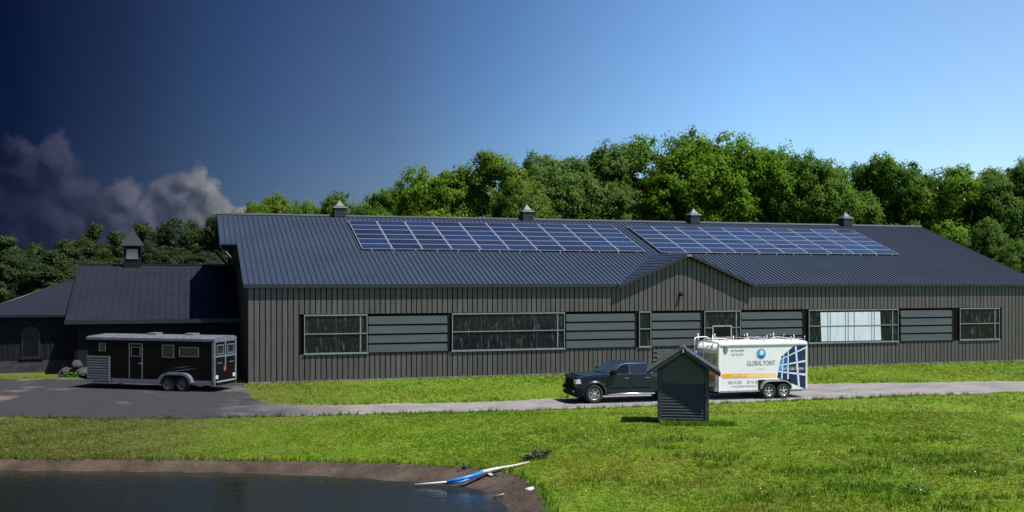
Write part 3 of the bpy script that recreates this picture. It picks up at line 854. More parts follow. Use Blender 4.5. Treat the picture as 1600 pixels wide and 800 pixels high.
ws.build('batten', m_annexwall, annex, 'stuff')
ws = B(); ws.box(-14.34, -9.32, 10.52, 10.598, -0.05, 0.7); ws.build('plinth', m_rock, annex)
# roof lantern on the stable wing
ucx, ncy = u_for(207, A0 + AD), A0 + AD
cb = B(); hw = 0.5; cb.box(ucx - hw, ucx + hw, ncy - hw, ncy + hw, AR - .4, AR + 1.35); lb = cb.build('roof_lantern', m_annexwall, annex)
cb = B(); rings = []
for rr, z in ((hw * 1.5, AR + 1.35), (hw * 1.44, AR + 1.42), (hw * .85, AR + 1.85), (hw * .36, AR + 2.25), (0.03, AR + 2.6)):
    rings.append([(ucx + sx * rr, ncy + sy * rr, z) for sx, sy in ((-1, -1), (1, -1), (1, 1), (-1, 1))])
cb.loft(rings); cb.build('lantern_cap', m_annex, lb)
cb = B(); cb.tube([(ucx, ncy, AR + 2.5), (ucx, ncy, AR + 3.0)], .02); cb.build('finial', m_trim, lb)
cb = B(); y = ncy - hw
cb.box(ucx - .36, ucx + .36, y - .04, y - .001, AR + .5, AR + 1.15, 1)
for x in (-.36, -.02, .32): cb.box(ucx + x, ucx + x + .04, y - .06, y - .041, AR + .5, AR + 1.15)
for z in (.5, .8, 1.11): cb.box(ucx - .36, ucx + .36, y - .066, y - .061, AR + z, AR + z + .04)
cb.build('lantern_window', [m_winframe, m_wscreen], lb)

# ------------------------------------------------------------------ wheels
def wheel(parent, cx, cy, rad, width, side, spokes=6, double=True, rim_m=None, hub=0.62):
    """round an axis along y; side +1 shows its face towards +y"""
    e = link('wheel', None, parent); e.location = (cx, cy, rad)
    t = B(); h = width / 2; ri = rad * hub
    t.lathe([(-h, ri), (-h, rad * .93), (-h * .75, rad), (h * .75, rad), (h, rad * .93), (h, ri + .01), (h * .7, ri)], 0, 0)
    t.build('tyre', m_tyre, e)
    rm = B()
    rm.lathe([(side * -h * .8, ri * .98), (side * h * .25, ri * .98), (side * h * .25, 0.01)], 0, 0, 1, 28)
    rm.lathe([(side * h * .55, ri), (side * h * .86, ri), (side * h * .86, ri * .9), (side * h * .55, ri * .88)], 0, 0, 0, 28)
    for k in range(spokes):
        a = 2 * math.pi * k / spokes + .3
        for off in ((-.16, .16) if double else (0,)):
            p0 = (math.cos(a + off * .5) * ri * .16, math.sin(a + off * .5) * ri * .16); p1 = (math.cos(a + off) * ri * .92, math.sin(a + off) * ri * .92)
            dx, dz = p1[0] - p0[0], p1[1] - p0[1]; l = math.hypot(dx, dz); nx_, nz_ = -dz / l, dx / l
            ws_, we_ = ri * (.07 if double else .11), ri * (.055 if double else .14)
            y0, y1 = side * h * .5, side * h * .8
            q = [(p0[0] + nx_ * ws_, p0[1] + nz_ * ws_), (p1[0] + nx_ * we_, p1[1] + nz_ * we_), (p1[0] - nx_ * we_, p1[1] - nz_ * we_), (p0[0] - nx_ * ws_, p0[1] - nz_ * ws_)]
            rm.prism(q, y0, y1, 'y', 0)
    rm.lathe([(side * h * .4, ri * .2), (side * h * .84, ri * .2), (side * h * .88, ri * .15), (side * h * .88, .005)], 0, 0, 0, 16)
    rm.build('rim', [rim_m or m_rim, m_rimdark], e)
    return e


def arc(cx, cz, r, a0, a1, n): return [(cx + r * math.cos(a), cz + r * math.sin(a)) for a in np.linspace(a0, a1, n)]

# ------------------------------------------------------------------ pickup truck
def make_truck():
    ph = R(14.0)
    left = Vector((math.sin(ph), -math.cos(ph), 0))
    org = at(928.5, 631.5) - left * 0.90
    t = thing('pickup_truck', 'dark blue crew cab pickup truck parked on the gravel, towing the white trailer', 'truck', (org.x, org.y, 0.028), math.pi + ph)
    WBS = -3.645; rw = .415; ar_ = .51; zr = .47
    out = [(.97, .36), (1.04, .52), (1.06, .98), (1.02, 1.10), (.93, 1.17), (.45, 1.225), (-.40, 1.285), (-2.78, 1.30), (-4.38, 1.31), (-4.44, 1.25), (-4.42, .62), (-4.30, .56)]
    out += [(WBS - ar_ * .98, .50)] + arc(WBS, rw, ar_, math.pi * .94, math.pi * .06, 13) + [(WBS + ar_ * .98, .50), (WBS + ar_ + .08, zr), (-ar_ - .08, zr), (-ar_ * .98, .50)] + arc(0, rw, ar_, math.pi * .94, math.pi * .06, 13) + [(ar_ * .98, .44), (.6, .34)]
    out = [((.5 + (x - .5) * .62) if x > .5 else x, z) for x, z in out]
    b = B(); b.prism(out, -.95, .95, 'y', 0, 0.035)
    def wz(z): return .93 - (z - 1.27) * .40
    prof = [(-.56, 1.25), (-1.22, 1.725), (-1.55, 1.775), (-2.1, 1.79), (-2.52, 1.765), (-2.80, 1.26)]
    b.loft([[(x, wz(z), z) for x, z in prof], [(x, wz(z) - .12, z + .012) for x, z in prof], [(x, -wz(z) + .12, z + .012) for x, z in prof], [(x, -wz(z), z) for x, z in prof]], 0)
    for s_ in (1, -1):                                 # wheel arch flares and shoulder creases
        for cx in (0, WBS):
            rings = []
            for a in np.linspace(-.12, math.pi + .12, 16):
                c, sn = math.cos(a), math.sin(a)
                rings.append([(cx + c * r_, s_ * y_, max(.36, rw + sn * r_)) for r_, y_ in ((.49, .93), (.49, .985), (.53, .992), (.585, .955), (.585, .93))])
            b.loft(rings, 0, False, True, True)
        b.box(-4.2, .65, s_ * .948, s_ * .962, 1.13, 1.15, 0)
    b.box(-.45, .66, -.62, .62, 1.17, 1.258, 0, .05)
    body = b.build('body', m_truck, t, None, 32)
    for s_ in (1, -1):
        for nm, x0, x1, xt in (('front_door', -.60, -1.66, 0), ('rear_door', -1.69, -2.66, 0)):
            q = B(); y0 = s_ * .945
            pts = [(x0, .50), (x1, .50), (x1, 1.275), (x0, 1.275)] if nm == 'front_door' else [(x0, .50), (x1 + .02, .50), (x1 + .13, .72), (x1, .95), (x1, 1.275), (x0, 1.275)]
            q.prism(pts, y0, y0 + s_ * .022, 'y', 0, .008)
            dr = q.build(nm, m_truck, t)
            q = B(); q.box(x1 + .08, x1 + .27, s_ * .968, s_ * .995, 1.07, 1.105, 0, .008); q.build('handle', m_chrome, dr)
            q = B(); q.box(x1 + .04, x0 - .04, s_ * .966, s_ * .98, .64, .69, 0, .005); q.build('door_moulding', m_plastic, dr)
        def side_glass(pts, nm, mm):
            q = B(); q.loft([[(x, s_ * (wz(z) + .004), z) for x, z in pts], [(x, s_ * (wz(z) + .012), z) for x, z in pts]]); return q.build(nm, mm, t)
        side_glass([(-.86, 1.31), (-1.30, 1.645), (-1.62, 1.69), (-1.62, 1.31)], 'side_window', m_blackglass)
        side_glass([(-1.74, 1.31), (-1.74, 1.70), (-2.42, 1.69), (-2.58, 1.52), (-2.62, 1.325)], 'side_window', m_carglass)
        q = B(); zc = 1.715
        q.tube([(-.80, s_ * (wz(1.34) + .012), 1.34), (-1.27, s_ * (wz(1.675) + .012), 1.675), (-1.62, s_ * (wz(zc) + .012), 1.722), (-2.46, s_ * (wz(zc) + .012), 1.718)], .014, 0, 6); q.build('window_trim', m_hsilver, t)
        q = B(); q.box(-.96, -.74, s_ * .93, s_ * 1.16, 1.26, 1.46, 0, .04); q.box(-.84, -.78, s_ * .9, s_ * .98, 1.26, 1.31); q.build('mirror', m_plastic, t)
        q = B(); q.tube([(-.58, s_ * .90, .40), (-.72, s_ * 1.02, .40), (-2.75, s_ * 1.02, .40), (-2.9, s_ * .90, .40)], .045, 0, 8); q.build('running_board', m_chrome, t)
        q = B(); q.prism([(.62, .88), (.86, .88), (.86, 1.04), (.80, 1.08), (.66, 1.08)], s_ * .62, s_ * .958, 'y', 0, .012); q.build('headlight', m_lamp, t)
        q = B(); q.box(.82, .90, s_ * .60, s_ * .80, .50, .58, 0, .01); q.build('fog_lamp', m_lamp, t)
        q = B(); q.box(-4.455, -4.40, s_ * .72, s_ * .955, .85, 1.2, 0, .01); q.build('tail_light', m_red, t)
        q = B(); q.box(-.52, -.40, s_ * .955, s_ * .972, .83, .86); q.build('fender_badge', m_chrome, t)
        wheel(t, 0, s_ * .82, rw, .27, s_); wheel(t, WBS, s_ * .82, rw, .27, s_)
    q = B(); q.loft([[(-.60, .86, 1.285), (-.60, -.86, 1.285), (-1.18, -.68, 1.705), (-1.18, .68, 1.705)], [(-.585, .86, 1.31), (-.585, -.86, 1.31), (-1.165, -.68, 1.728), (-1.165, .68, 1.728)]]); q.build('windscreen', m_wscreen, t)
    q = B(); q.box(.82, .875, -.58, .58, .74, 1.06, 0, .02)
    for i in range(4): q.box(.87, .89, -.54, .54, .78 + i * .07, .81 + i * .07)
    q.build('grille', m_plastic, t)
    q = B(); q.prism([(.52, .30), (.78, .27), (.88, .38), (.90, .66), (.84, .74), (.60, .74)], -.965, .965, 'y', 0, .03); q.build('front_bumper', m_plastic, t)
    q = B(); q.box(-4.56, -4.40, -.9, .9, .5, .68, 0, .03); q.build('rear_bumper', m_chrome, t)
    q = B(); q.box(-4.36, -2.86, -.80, .80, 1.29, 1.325); q.build('bed_cover', m_plastic, t)
    q = B(); q.box(-4.2, .7, -.7, .7, .32, .5); q.build('chassis', m_dark, t)
    return t
make_truck()

# ------------------------------------------------------------------ white cargo trailer
def make_cargo():
    ph = R(15.5); left = Vector((math.sin(ph), -math.cos(ph), 0)); fwd = Vector((-math.cos(ph), -math.sin(ph), 0))
    org = at(1211, 623.2) - left * 1.06
    t = thing('cargo_trailer', 'white enclosed cargo trailer with solar graphics and a ladder rack on its roof', 'trailer', (org.x, org.y, 0.028), math.pi + ph)
    x0, x1, hw, zb, zt = -1.66, 2.80, 1.03, .36, 2.50    # rear, front corner, half width, floor, roof edge
    nose = 0.62
    plan = [(x0, -hw), (x1, -hw), (x1 + nose * .8, -.35), (x1 + nose, 0), (x1 + nose * .8, .35), (x1, hw), (x0, hw)]
    b = B(); b.loft([[(x0, -hw, zb), (x1, -hw, zb), (x1, hw, zb), (x0, hw, zb)], [(x0, -hw, zt), (x1, -hw, zt), (x1, hw, zt), (x0, hw, zt)]], 0, bev=.02)
    b.build('body', m_white, t)
    q = B(); pl = [(x1 + .002, hw - .02), (x1 + .1, hw - .03), (x1 + nose * .75, .42), (x1 + nose, .12), (x1 + nose, -.12), (x1 + nose * .75, -.42), (x1 + .1, -hw + .03), (x1 + .002, -hw + .02)]
    q.loft([[(x, y, zb + .02) for x, y in pl], [(x, y, zt - .38) for x, y in pl]], 0, False); q.build('nose', m_polish, t, None, 35)
    q = B(); pk = [[(x, y, zt - .378) for x, y in pl], [(x - .02, y * .99, zt - .2) for x, y in pl], [(x1 + (x - x1) * .75, y * .97, zt - .05) for x, y in pl], [(x1 + (x - x1) * .3, y * .93, zt + .05) for x, y in pl]]
    q.loft(pk, 0, True); q.build('nose_cap', m_white, t)
    q = B(); q.loft([[(x, y * 1.012, 1.12) for x, y in pl], [(x, y * 1.012, 1.30) for x, y in pl]], 0, False, False, False)
    for v in q.bm.verts: v.co.x += .012
    q.build('nose_stripe', m_orange, t)
    q = B(); q.loft([[(x0, s_ * (hw + .03) if False else y, z) for y, z in ((-hw - .025, zt - .04), (-hw - .02, zt + .05), (-hw + .12, zt + .10), (0, zt + .15), (hw - .12, zt + .10), (hw + .02, zt + .05), (hw + .025, zt - .04))] for x0, s_ in ((x0 - .02, 1), (x1 + .02, 1))], 0, True); q.build('roof', m_white, t, None, 30)
    for s_ in (1, -1):
        q = B(); q.box(x0 - .01, x1 + .03, s_ * (hw + .002), s_ * (hw + .03), zt - .08, zt - .02); q.box(x0 - .01, x1 + .02, s_ * (hw + .002), s_ * (hw + .02), zb - .03, zb + .05); q.build('edge_rail', m_silver, t)
        q = B(); q.box(x1 - .04, x1 + .05, s_ * (hw - .02), s_ * (hw + .02), zb, zt - .02, 0, .012); q.build('front_corner_post', m_white, t)
        q = B(); q.box(x0 - .03, x0 + .04, s_ * (hw - .04), s_ * (hw + .014), zb - .02, zt, 0, .012); q.build('rear_corner_post', m_white, t)
        # tandem fender: rounded plate over both wheels
        q = B(); pr = [(-.80, .50)] + arc(-.38, .40, .44, math.pi * .86, math.pi * .5, 6) + arc(.38, .40, .44, math.pi * .5, math.pi * .14, 6) + [(.80, .50)]
        pr_in = [(x * .95, z - .055) for x, z in pr][::-1]
        q.prism(pr + pr_in, s_ * (hw - .02), s_ * (hw + .20), 'y'); q.build('fender', m_silver, t)
        for cx in (-.375, .375): wheel(t, cx, s_ * (hw + .06), .345, .21, s_, 5, False)
    q = B(); q.box(-.85, .85, -hw - .012, hw + .012, zb - .02, .86); q.build('wheel_well', m_dark, t)
    q = B(); q.box(x0 - .04, x0 - .005, -hw + .06, hw - .06, zb + .03, zt - .1, 0, .01); q.build('rear_door', m_white, t)
    q = B(); q.box(x0, x1, -.6, -.5, .24, .36); q.box(x0, x1, .5, .6, .24, .36); q.tube([(x1, .6, .30), (4.05, 0, .42)], .05, 0, 6); q.tube([(x1, -.6, .30), (4.05, 0, .42)], .05, 0, 6); q.tube([(4.0, 0, .42), (4.2, 0, .5)], .07); q.build('tongue', m_dark, t)
    q = B(); q.tube([(3.7, .12, .08), (3.7, .12, .8)], .035); q.box(3.63, 3.77, .05, .19, .0, .06); q.build('jack', m_silver, t)
    q = B(); q.tube([(3.50, .05, 2.0), (3.54, .05, 2.16)], .12, 0, 10, .09); q.build('blue_bag', m_bluebag, t)
    # ladder rack: hoop at the nose, posts with braces, long side rails
    yr = hw - .10
    for s_ in (1, -1):
        q = B(); q.tube([(x1 + .52, s_ * .45, zt - .95), (x1 + .52, s_ * .45, zt + .1), (x1 + .50, s_ * .47, zt + .22), (x1 + .40, s_ * .52, zt + .27), (x1 - .3, s_ * yr, zt + .27), (x1 - .42, s_ * yr, zt + .2), (x1 - .45, s_ * yr, zt + .08)], .022, 0, 6); q.build('rack_hoop', m_white, t)
        q = B(); q.tube([(x1 + .20, s_ * .75, zt - 1.1), (x1 + .20, s_ * .75, zt + .45)], .018, 0, 6); q.build('rack_pole', m_silver, t)
    for xx in (2.05, .35, -1.05):
        for s_ in (1, -1):
            q = B(); q.tube([(xx, s_ * yr, zt + .06), (xx, s_ * yr, zt + .40)], .02, 0, 6); q.tube([(xx + .16, s_ * yr, zt + .08), (xx, s_ * yr, zt + .22)], .015, 0, 5); q.tube([(xx - .16, s_ * yr, zt + .08), (xx, s_ * yr, zt + .22)], .015, 0, 5)
            q.box(xx - .14, xx + .14, s_ * yr - .03, s_ * yr + .03, zt + .05, zt + .10)
            q.build('rack_post', m_white, t)
        q = B(); q.tube([(xx, -yr, zt + .22), (xx, yr, zt + .22)], .022, 0, 6); q.build('rack_crossbar', m_white, t)
    for s_ in (1, -1):
        for a, b_ in ((2.05, .5), (.35, -.9), (-1.05, x0 + .05)):
            q = B(); q.tube([(a, s_ * yr, zt + .24), (b_, s_ * yr, zt + .20)], .010, 0, 5); q.tube([(b_, s_ * yr, zt + .05), (b_, s_ * yr, zt + .34)], .014, 0, 5); q.build('rack_rail', m_silver, t)
    # printed graphics on the near side; px -> local
    Y = hw + .004
    def P(zx, zy, k=0):
        px, py = 1205 + zx / 8.89, 530 + zy / 8.89
        s_ = (px - 1119) / (1263.5 - 1119); yb = 616 - 7 * s_
        xx = x1 + (x0 - x1) * s_ * (1.0 + .045 * (1 - s_))
        return (xx, Y + k * .0015, zb + (zt - zb) * (yb - py) / (yb - 540))
    q = B(); q.quad([P(*p) for p in ((128, 262), (335, 112), (362, 98), (500, 98), (500, 692), (478, 688), (62, 552))]); q.build('cell_graphic', m_navy, t)
    for pts, mm in (([(112, 312), (152, 292), (140, 378), (98, 388)], m_skyblue), ([(170, 285), (226, 262), (226, 358), (158, 374)], m_midblue), ([(95, 396), (140, 388), (130, 462), (80, 462)], m_skyblue), ([(160, 385), (225, 374), (225, 468), (145, 466)], m_midblue)):
        q = B(); q.quad([P(*p, 1) for p in pts]); q.build('cell_tint', mm, t)
    for pts in ([(160, 238), (172, 230), (140, 572), (122, 568)], [(224, 190), (240, 180), (238, 608), (218, 602)], [(332, 112), (358, 98), (412, 668), (384, 660)], [(110, 308), (116, 296), (500, 136), (500, 158)], [(96, 392), (100, 378), (500, 310), (500, 336)], [(74, 474), (78, 460), (500, 492), (500, 520)]):
        q = B(); q.quad([P(*p, 2) for p in pts]); q.build('grid_line', m_paleblue, t)
    def PX(px, py, k=0): return P((px - 1205) * 8.89, (py - 530) * 8.89, k)
    for a, b_, mm in ((1123, 1163, m_orange), (1163, 1211, m_orange2)):
        q = B(); ya = lambda x: 587.0 - (x - 1123) * .024; 
        q.quad([PX(a, ya(a) + 7.0, 1), PX(b_, ya(b_) + 6.6, 1), PX(b_, ya(b_), 1), PX(a, ya(a), 1)]); q.build('orange_stripe', mm, t)
    def word(s_, px, py, size, mm, wpx=None):
        a = PX(px, py, 4); o = text(s_, size, mm, t, a, 'lettering', wpx * (x1 - x0) / 144.5 * 1.0 if wpx else None)
        return o
    word('GLOBAL POINT', 1185.5, 573, .32, m_ink, 47)
    word('ENERGY', 1186, 579.5, .13, m_paleglow, 17)
    word('Solar Renewables', 1147, 551, .16, m_inkdark, 22)
    word('Solar Your Roof', 1147, 557.5, .16, m_inkdark, 19)
    word('(905) 741-2300', 1143, 602.5, .19, m_ink, 22)
    word('877 741 4828', 1173, 601.5, .19, m_ink, 21)
    word('www.globalpointenergy.ca', 1158.5, 607, .13, m_ink, 42)
    for s_, px, wp in (('HOMES', 1142.5, 10.5), ('FARMS', 1157, 12), ('BUSINESS', 1175, 18), ('INDUSTRY', 1198, 18)): word(s_, px, 592.0 - (px - 1123) * .024, .15, m_cream, wp)
    word('Turn Key Solar Solutions', 1238, 580, .22, m_white, 39)
    def disc(px, py, r, mm, nm, k, a0=0, a1=2 * math.pi):
        c = PX(px, py); q = B(); q.quad([(c[0] + r * math.cos(a), Y + k * .0015, c[2] + r * math.sin(a)) for a in np.linspace(a0, a1, 28)[:-1 if a1 > 6 else None]]); return q.build(nm, mm, t)
    disc(1185.5, 555, .28, m_paleglow, 'sun_glow', 1)
    disc(1185.5, 555, .235, m_skyblue, 'globe_mark', 2)
    disc(1186.5, 553.0, .11, m_paleblue, 'globe_highlight', 3)
    disc(1185.5, 555, .235, m_midblue, 'globe_shade', 3, math.pi * 1.15, math.pi * 1.85)
    c = PX(1129, 549); q = B(); q.quad([(c[0] + dx, Y + .002, c[2] + dz) for dx, dz in ((.13, .16), (.13, -.05), (.05, -.2), (-.06, -.14), (-.12, .02), (-.08, .14))]); q.build('shield_mark', m_ink, t)
    q = B(); q.quad([(c[0] + dx, Y + .004, c[2] + dz) for dx, dz in ((.13, .16), (.13, -.05), (.06, -.18), (.05, .1))]); q.build('shield_mark', m_inkdark, t)
    q = B(); q.box(x0 - .05, x0 - .03, hw - .2, hw - .08, .5, .75); q.box(x0 - .05, x0 - .03, -hw + .08, -hw + .2, .5, .75); q.build('tail_light', m_red, t)
    return t
make_cargo()

# ------------------------------------------------------------------ black horse trailer
def make_horse():
    a = R(165.0); left = Vector((-math.sin(R(15)), -math.cos(R(15)), 0))
    org = at(276, 612) - left * 1.05
    t = thing('horse_trailer', 'black horse trailer with silver trim and tandem wheels parked beside the arena', 'trailer', (org.x, org.y, 0.03), a)
    x0, x1, hw, zb, zt = -2.02, 5.10, 1.02, .40, 2.52
    b = B(); b.prism([(x0, zb), (x1, zb), (x1, zt), (x0, zt)], -hw, hw, 'y', 0, .02); b.build('body', m_black, t)
    q = B()
    sec = lambda k: [(-hw - .04, zt - .07), (-hw - .04, zt + .05), (-hw + .1, zt + .14 * k), (0, zt + .19 * k), (hw - .1, zt + .14 * k), (hw + .04, zt + .05), (hw + .04, zt - .07)]
    q.loft([[(x, y, z) for y, z in sec(k)] for x, k in ((x0 - .05, .9), (x0 + .2, 1), (x1 - .3, 1), (x1 + .05, .7))], 0, False); q.build('roof', m_hsilver, t)
    for x in (1.9, -.2):
        q = B(); q.box(x - .25, x + .25, -.3, .3, zt + .14, zt + .27, 0, .03); q.build('roof_vent', m_hsilver, t)
    for s_ in (1, -1):
        q = B(); q.box(x0, 3.7, s_ * (hw - .01), s_ * (hw + .03), zb - .08, zb + .13); q.build('skirt', m_hsilver, t)
        q = B(); pr = [(-.95, .44)] + arc(-.42, .38, .52, math.pi * .9, math.pi * .5, 6) + arc(.42, .38, .52, math.pi * .5, math.pi * .1, 6) + [(.95, .44)]
        q.prism(pr + [(x * .88, z - .10) for x, z in pr][::-1], s_ * hw, s_ * (hw + .24), 'y'); q.build('fender', m_hsilver, t)
        for cx in (-.40, .40): wheel(t, cx, s_ * (hw + .08), .36, .22, s_, 8, False, m_hsilver, .6)
        # ribbed stone guard round the nose
        q = B(); q.box(3.78, 3.92, s_ * (hw - .01), s_ * (hw + .05), .30, 1.62, 0, .02); q.box(3.78, x1 + .02, s_ * (hw - .01), s_ * (hw + .04), 1.54, 1.64)
        sg = q.build('stone_guard', m_hsilver, t)
        for i in range(10):
            z = .26 + i * .127
            g = B(); g.box(3.93, x1 + .02, s_ * (hw - .01), s_ * (hw + .035), z, z + .085, 0, .012); g.build('guard_rib', m_hsilver, sg)
    def frame(xa, xb, za, zc, nm, bar=.035, pane=m_carglass):
        q = B(); y0, y1 = hw + .001, hw + .022
        q.box(xa, xb, y0, y1, zc - bar, zc); q.box(xa, xb, y0, y1, za, za + bar); q.box(xa, xa + bar, y0, y1, za + bar, zc - bar); q.box(xb - bar, xb, y0, y1, za + bar, zc - bar)
        f = q.build(nm, m_hsilver, t)
        g = B(); g.box(xa + bar, xb - bar, y0, hw + .010, za + bar, zc - bar); g.build('pane', pane, f)
        return f
    frame(4.05, 4.42, 1.88, 2.28, 'side_window', .02)
    frame(.16, .83, 1.62, 2.26, 'side_window'); frame(-1.20, -.12, 1.68, 2.16, 'side_window')
    dr = frame(1.93, 2.70, .42, 2.30, 'side_door', .045, m_black)
    q = B(); y0 = hw + .011
    for (xa, xb, za, zc) in ((2.05, 2.58, 2.10, 2.13), (2.05, 2.58, 1.64, 1.67), (2.05, 2.08, 1.67, 2.10), (2.55, 2.58, 1.67, 2.10)): q.box(xa, xb, y0, y0 + .012, za, zc)
    q.box(1.98, 2.15, y0, y0 + .04, 1.28, 1.34); q.build('door_window', m_hsilver, dr)
    for pts in ([(.75, 1.02), (-.3, 1.20), (-.75, 1.22), (.1, 1.12)], [(.55, .92), (-.5, 1.08), (-1.2, 1.14), (-.2, 1.0)]):
        q = B(); q.quad([(x, hw + .004, z) for x, z in pts]); q.build('side_swoosh', m_hsilver, t)
    # rear: silver posts, upper door windows, lower doors with a round red badge
    xr = x0
    q = B()
    for s_ in (1, -1): q.box(xr - .05, xr + .10, s_ * (hw - .09), s_ * (hw + .03), zb - .12, zt, 0, .015)
    q.box(xr - .04, xr - .002, -hw, hw, 1.66, 1.75); q.box(xr - .045, xr - .002, -.05, .05, 1.2, zt); q.box(xr - .04, xr - .002, -hw, hw, zt - .12, zt - .02)
    q.build('rear_frame', m_hsilver, t)
    for s_ in (1, -1):
        q = B(); ya, yb = sorted((s_ * .18, s_ * .80)); bar = .05
        q.box(xr - .05, xr - .003, ya, yb, 2.22, 2.27); q.box(xr - .05, xr - .003, ya, yb, 1.80, 1.85); q.box(xr - .05, xr - .003, ya, ya + bar, 1.85, 2.22); q.box(xr - .05, xr - .003, yb - bar, yb, 1.85, 2.22)
        f = q.build('rear_window', m_hsilver, t)
        g = B(); g.box(xr - .02, xr - .004, ya + bar, yb - bar, 1.85, 2.22); g.build('pane', m_carglass, f)
        q = B(); ya, yb = sorted((s_ * .06, s_ * .90)); q.box(xr - .02, xr - .001, ya, yb, .62, 1.64, 0, .005); dd = q.build('rear_door', m_black, t)
        g = B(); g.box(xr - .05, xr - .021, s_ * .55 - .2, s_ * .55 + .2, 1.36, 1.40); g.build('latch', m_hsilver, dd)
        q = B(); q.box(xr - .05, xr - .002, s_ * .80 - .11, s_ * .80 + .11, .62, .80); q.build('tail_light', m_lamp, t)
    for i in range(10):
        q = B(); q.box(xr - .04, xr - .002, -.85 + i * .17, -.85 + i * .17 + .10, .44, .50); q.build('reflector_tape', m_lamp, t)
    q = B(); q.box(xr - .12, xr, -hw + .1, hw - .1, .34, .42); q.build('rear_bumper', m_plastic, t)
    q = B(); q._add([(xr - .022, .02 + .16 * math.cos(k), 1.10 + .16 * math.sin(k)) for k in np.linspace(0, 2 * math.pi, 25)[:-1]], [tuple(range(24))]); q.build('round_badge', m_red, t)
    q = B(); q._add([(xr - .025, .02 + dy, 1.10 + dz) for dy, dz in ((-.07, -.1), (.06, -.12), (.08, .02), (.02, .12), (-.06, .08))], [(0, 1, 2, 3, 4)]); q.build('badge_mark', m_hsilver, t)
    q = B(); q.tube([(3.3, .9, .05), (3.3, .9, .5)], .05); q.box(3.2, 3.4, .8, 1.0, .0, .06); q.tube([(5.1, .7, .42), (6.3, 0, .45)], .06, 0, 6); q.tube([(5.1, -.7, .42), (6.3, 0, .45)], .06, 0, 6); q.build('tongue', m_plastic, t)
    q = B(); q.box(-2.0, 5.0, -.8, .8, .28, .40); q.build('chassis', m_dark, t)
    return t
make_horse()

# ------------------------------------------------------------------ little shed
def make_shed():
    fl = at(1028, 661.5)
    rot = R(-9)
    ax = Vector((math.cos(rot), math.sin(rot), 0)); ay = Vector((-math.sin(rot), math.cos(rot), 0))
    wd, dp = 1.90, 1.2
    org = fl + ax * (wd / 2)
    t = thing('well_shed', 'small charcoal gabled shed with lapped boards standing on the lawn by the drive', 'shed', (org.x, org.y, 0), rot)
    hw = wd / 2; ze = 2.28; zp = 2.90; so = .44; fo = .25
    sl = (zp - 1.98) / (hw + so)
    q = B(); q.box(-hw + .03, hw - .03, .03, dp - .03, 0, 2.05); q.prism([(-hw + .03, 2.05), (hw - .03, 2.05), (0, zp - .15)], .03, dp - .03, 'y'); q.build('wall', m_shed, t)
    n, z0, z1 = 13, .08, 1.52
    for i in range(n):
        za = z0 + (z1 - z0) * i / n; zc = z0 + (z1 - z0) * (i + 1) / n
        q = B(); x0, x1 = -hw + .14, hw - .14; e = random.uniform(-.004, .004)
        q.loft([[(x0, -.035 + e, za), (x0, .03, za), (x0, .03, zc - .012), (x0, .008, zc - .012)], [(x1, -.035 - e, za), (x1, .03, za), (x1, .03, zc - .012), (x1, .008, zc - .012)]])
        q.build('lap_board', m_shed, t)
    q = B(); q.prism([(-hw + .14, 1.53), (hw - .14, 1.53), (hw - .14, 2.0), (0, zp - .22), (-hw + .14, 2.0)], -.012, .03, 'y'); q.build('gable_board', m_shedup, t)
    for s_ in (1, -1):
        q = B(); xa, xb = sorted((s_ * (hw - .135), s_ * hw)); q.box(xa, xb, -.05, .06, 0, 2.06, 0, .006); q.build('corner_board', m_shed, t)
        q = B(); xs = s_ * hw
        for i in range(14): q.box(xs - .02, xs + .02, .06, dp, .08 + i * .14, .08 + i * .14 + .12)
        q.build('side_boards', m_shed, t, 'stuff')
    for s_ in (1, -1):
        e = s_ * (hw + so); zl = zp - sl * (hw + so)
        q = B(); p = [(0, -fo, zp), (e, -fo, zl), (e, dp + .16, zl), (0, dp + .16, zp)]
        q.loft([[(x, y, z - .07) for x, y, z in p], p]); rs = q.build('roof_slope', m_shed, t)
        nn = 9
        for i in range(nn):                             # shingle courses, each a strip proud of the one below
            a0, a1 = i / nn, (i + 1) / nn
            g = B(); zz = lambda k: zl + (zp - zl) * k
            y = -fo
            while y < dp + .16 - .02:
                y2 = min(y + random.uniform(.26, .36), dp + .16); h = random.uniform(.0, .006)
                g.loft([[(e * (1 - a0), y + .006, zz(a0) + .03 + h), (e * (1 - a1), y + .006, zz(a1) + .008), (e * (1 - a1), y2 - .006, zz(a1) + .008), (e * (1 - a0), y2 - .006, zz(a0) + .03 + h)],
                        [(e * (1 - a0), y + .006, zz(a0) + .006), (e * (1 - a1), y + .006, zz(a1) + .002), (e * (1 - a1), y2 - .006, zz(a1) + .002), (e * (1 - a0), y2 - .006, zz(a0) + .006)]]); y = y2
            g.build('shingle_course', m_shingle, rs)
        g = B(); g.prism([(0, zp - .015), (e, zl - .015), (e, zl - .16), (0, zp - .16)], -fo - .03, -fo - .002, 'y'); g.build('barge_board', m_shed, rs)
        g = B(); g.prism([(0, zp + .012), (e * 1.01, zl + .012), (e * 1.01, zl - .012), (0, zp - .012)], -fo - .05, -fo - .031, 'y'); g.build('drip_edge', m_winframe, rs)
    q = B(); q.prism([(-.12, zp - .02), (0, zp + .06), (.12, zp - .02), (0, zp + .03)], -fo - .04, dp + .162, 'y'); q.build('ridge_cap', m_shingle, t)
    q = B(); q.box(-.02, .02, -fo - .055, -fo - .051, zp - .17, zp - .05); q.build('peak_tag', m_lamp, t)
make_shed()

